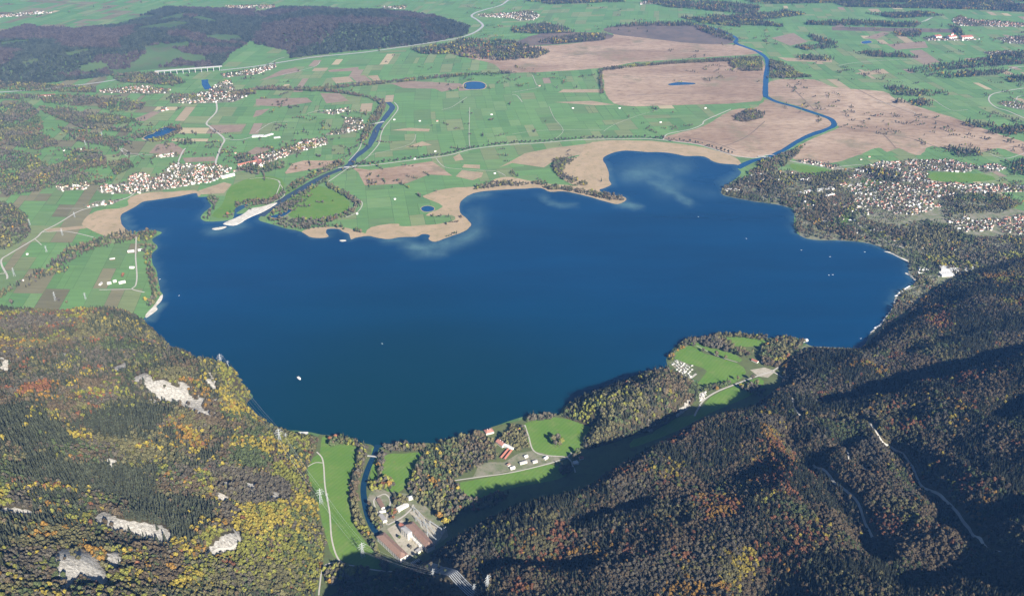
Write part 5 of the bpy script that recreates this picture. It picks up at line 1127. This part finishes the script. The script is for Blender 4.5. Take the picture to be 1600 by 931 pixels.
# switchyard gantries behind the power station
for i, (s_, w_, H) in enumerate((("647,800 655,808", 0, 24), ("655,808 663,818", 0, 24), ("650,814 658,822", 0, 20), ("667,826 680,840", 0, 26), ("672,822 690,834", 0, 24), ("668,838 682,850", 0, 22), ("690,834 697,829", 0, 18), ("662,822 668,832", 0, 22))):
    a, b = W(s_); e = empty('gantry', ((a[0] + b[0]) / 2, (a[1] + b[1]) / 2, .8), math.atan2(b[1] - a[1], b[0] - a[0]), '%s steel gantry of the switchyard counted from the wood' % ('first', 'second', 'third', 'fourth', 'fifth', 'sixth', 'seventh', 'eighth')[i], 'gantry', 'switchyard gantries')
    L = float(np.linalg.norm(b - a)) / 2
    for s in (-1, 1):
        m = MB()
        for k in range(5):
            z0, z1 = H * k / 5, H * (k + 1) / 5; q = 1.6 - .2 * k; q1 = 1.4 - .2 * k
            for sy in (-1, 1): m.bar((s * L - q, sy * q, z0), (s * L - q1, sy * q1, z1), .45).bar((s * L + q, sy * q, z0), (s * L + q1, sy * q1, z1), .45).bar((s * L - q, sy * q, z0), (s * L + q1, sy * q1, z1), .3)
        m.build('post', M['steel'], e)
    m = MB()
    for sy in (-1, 1): m.bar((-L, sy, H), (L, sy, H), .5).bar((-L, sy, H - 2), (L, sy, H - 2), .4)
    for k in range(8): m.bar((-L + 2 * L * k / 8, -1, H - 2), (-L + 2 * L * (k + 1) / 8, 1, H), .3)
    m.build('cross_beam', M['steel'], e)

# penstock pipes climbing the shaded slope, and the valve house above
A0, B0 = W("648,876")[0], on_slope(poly("745,931"), hill_east)[0]
dirn = (B0 - A0) / np.linalg.norm(B0 - A0); nr = np.array([-dirn[1], dirn[0]])
for k in range(6):
    q = A0 + (B0 - A0) * np.linspace(0, 1, 30)[:, None] + nr * (k - 2.5) * 5.5; zq = np.maximum(hill_east.z(q[:, 0], q[:, 1]), .6) + 2.2
    pts = [(a_, b_, c_) for (a_, b_), c_ in zip(q, zq)]
    MB().tube(pts, 1.5, 8).build('penstock_pipe', M['rust'], label='%s of six parallel penstock pipes on the shaded slope' % ('first', 'second', 'third', 'fourth', 'fifth', 'last')[k], cat='pipe', group='penstock pipes')

# ------------------------------------------------------------------ bridges, viaduct, jetties, boats
def bridge(s_, wid, zt, label, piers=0, name='bridge', m='concrete', t=1.2):
    a, b = W(s_); mid = (a + b) / 2; L = float(np.linalg.norm(b - a)); e = empty(name, (mid[0], mid[1], 0), math.atan2(b[1] - a[1], b[0] - a[0]), label, 'bridge')
    MB().box(-L / 2, L / 2, -wid / 2, wid / 2, zt - t, zt).build('deck', M[m], e)
    for s in (-1, 1): MB().box(-L / 2, L / 2, s * wid / 2 - .25, s * wid / 2 + .25, zt + .003, zt + 1.1).build('parapet', M[m], e)
    for k in range(piers):
        x = -L / 2 + L * (k + .5) / piers; MB().box(x - wid * .12, x + wid * .12, -wid * .33, wid * .33, 0, zt - t - .003).build('pier', M[m], e)
bridge("574,713 590,714.5", 5, 4, 'white footbridge over the canal near the lake', 0)
bridge("538,262.5 556,261", 15, 5, 'pale road bridge over the river at the tree rows', 3); bridge("578,196 600,191", 12, 5, 'narrow bridge across the upper river', 3); bridge("1184,245.5 1205,247.5", 13, 5, 'bridge over the river mouth at the outlet', 3)
bridge("243,118.6 348,110.2", 24, 42, 'long pale motorway viaduct on tall piers', 11, 'viaduct', t=5)
for i, s_ in enumerate(("1398,463 1404,461", "1404,458 1412,455", "1413,452 1422,447", "1366,513 1376,508")):
    a, b = W(s_); e = empty('jetty', (*((a + b) / 2), Z_WATER), math.atan2(b[1] - a[1], b[0] - a[0]), '%s white boat jetty along the eastern shore' % ('second', 'third', 'topmost', 'lowest')[i], 'jetty', 'jetties')
    L = float(np.linalg.norm(b - a)); MB().box(-L / 2, L / 2, -3, 3, .5, 1.1).build('deck', M['white'], e)
    for k in range(4): MB().box(-L / 2 + L * (k + .5) / 4 - .3, -L / 2 + L * (k + .5) / 4 + .3, -2, 2, -1, .497).build('pile', M['wood'], e)
def boat(s_, L, B, rz, label, cabin=True):
    p = W(s_)[0]; e = empty('boat', (p[0], p[1], Z_WATER), rz, label, 'boat'); m = MB(); n = 9; prof = []
    for i in range(n):
        t = i / (n - 1); w = B / 2 * (1 - max(0, (t - .55) / .45) ** 2) * (.86 + .14 * min(1, t * 5)); prof.append((-L / 2 + L * t, max(w, .05)))
    for z, k in ((-.3, .75), (L * .07, 1.0)):
        m.v += [(x, w * k, z) for x, w in prof] + [(x, -w * k, z) for x, w in prof]
    for i in range(n - 1):
        m.f += [(i, i + 1, 2 * n + i + 1, 2 * n + i), (n + i + 1, n + i, 3 * n + i, 3 * n + i + 1), (2 * n + i, 2 * n + i + 1, 3 * n + i + 1, 3 * n + i)]
    m.f.append((0, 2 * n, 3 * n, n)); m.build('hull', M['white'], e)
    if cabin:
        MB().box(-L * .38, L * .2, -B * .36, B * .36, L * .07 + .003, L * .17).build('cabin', M['white'], e); MB().box(-L * .36, L * .18, -B * .365, B * .365, L * .11, L * .14).build('window', M['glass'], e)
        MB().box(-L * .40, L * .22, -B * .40, B * .40, L * .17 + .003, L * .185).build('roof', M['roof_pale'], e)
boat("467.5,591.5", 27, 10, -.9, 'white excursion boat alone on the dark blue lake')
for s_, lb in (("280,462", 'tiny white boat off the hamlet shore'), ("1297,401.5", 'tiny white boat below the eastern headland'), ("1252,391", 'white speck of a boat off the wooded east shore'), ("1351,394", 'tiny boat near the east beach'), ("1295,430", 'left of two tiny boats on the eastern water'), ("1301,429.5", 'right of two tiny boats on the eastern water'), ("250,436.5", 'small boat moored at the hamlet shore'), ("597,537", 'faint tiny boat in the middle of the lake'), ("1091,339", 'tiny sailing boat south of the pale shoal'), ("1166,373", 'lone tiny boat in the wide northern water'), ("1345,529", 'small boat in the shade of the east shore')):
    boat(s_, 9, 3.2, rng.uniform(0, 3), lb, 'sail' not in lb and False)

# ------------------------------------------------------------------ labels: look-alikes are told apart by their order across the picture
def ordinal(n): return '%d%s' % (n, 'th' if 10 <= n % 100 <= 20 else {1: 'st', 2: 'nd', 3: 'rd'}.get(n % 10, 'th'))
same = {}
for o in COL.objects:
    if o.parent is None and 'category' in o: same.setdefault(o['label'], []).append(o)
for lb, L in same.items():
    if len(L) > 1:
        L.sort(key=lambda o: UVof(o.location[0], o.location[1], o.location[2])[0])
        for i, o in enumerate(L): o['label'] = '%s, %s from the left' % (lb, ordinal(i + 1))

# ------------------------------------------------------------------ haze: the air of a clear autumn morning
hzm = bpy.data.materials.new('haze'); hzm.use_nodes = True; nt = hzm.node_tree; nt.nodes.clear()
ov = nt.nodes.new('ShaderNodeOutputMaterial'); pv = nt.nodes.new('ShaderNodeVolumePrincipled'); pv.inputs['Color'].default_value = (0.17, 0.43, 1.0, 1); pv.inputs['Density'].default_value = HAZE_DENSITY; pv.inputs['Anisotropy'].default_value = 0.0
nt.links.new(pv.outputs[0], ov.inputs['Volume'])
hb_ = G + 200; MB().box(-hb_, hb_, -hb_, hb_, -5.0, CAM_H + 30).build('haze', hzm, kind='stuff', label='thin blue haze filling the air over the plain')
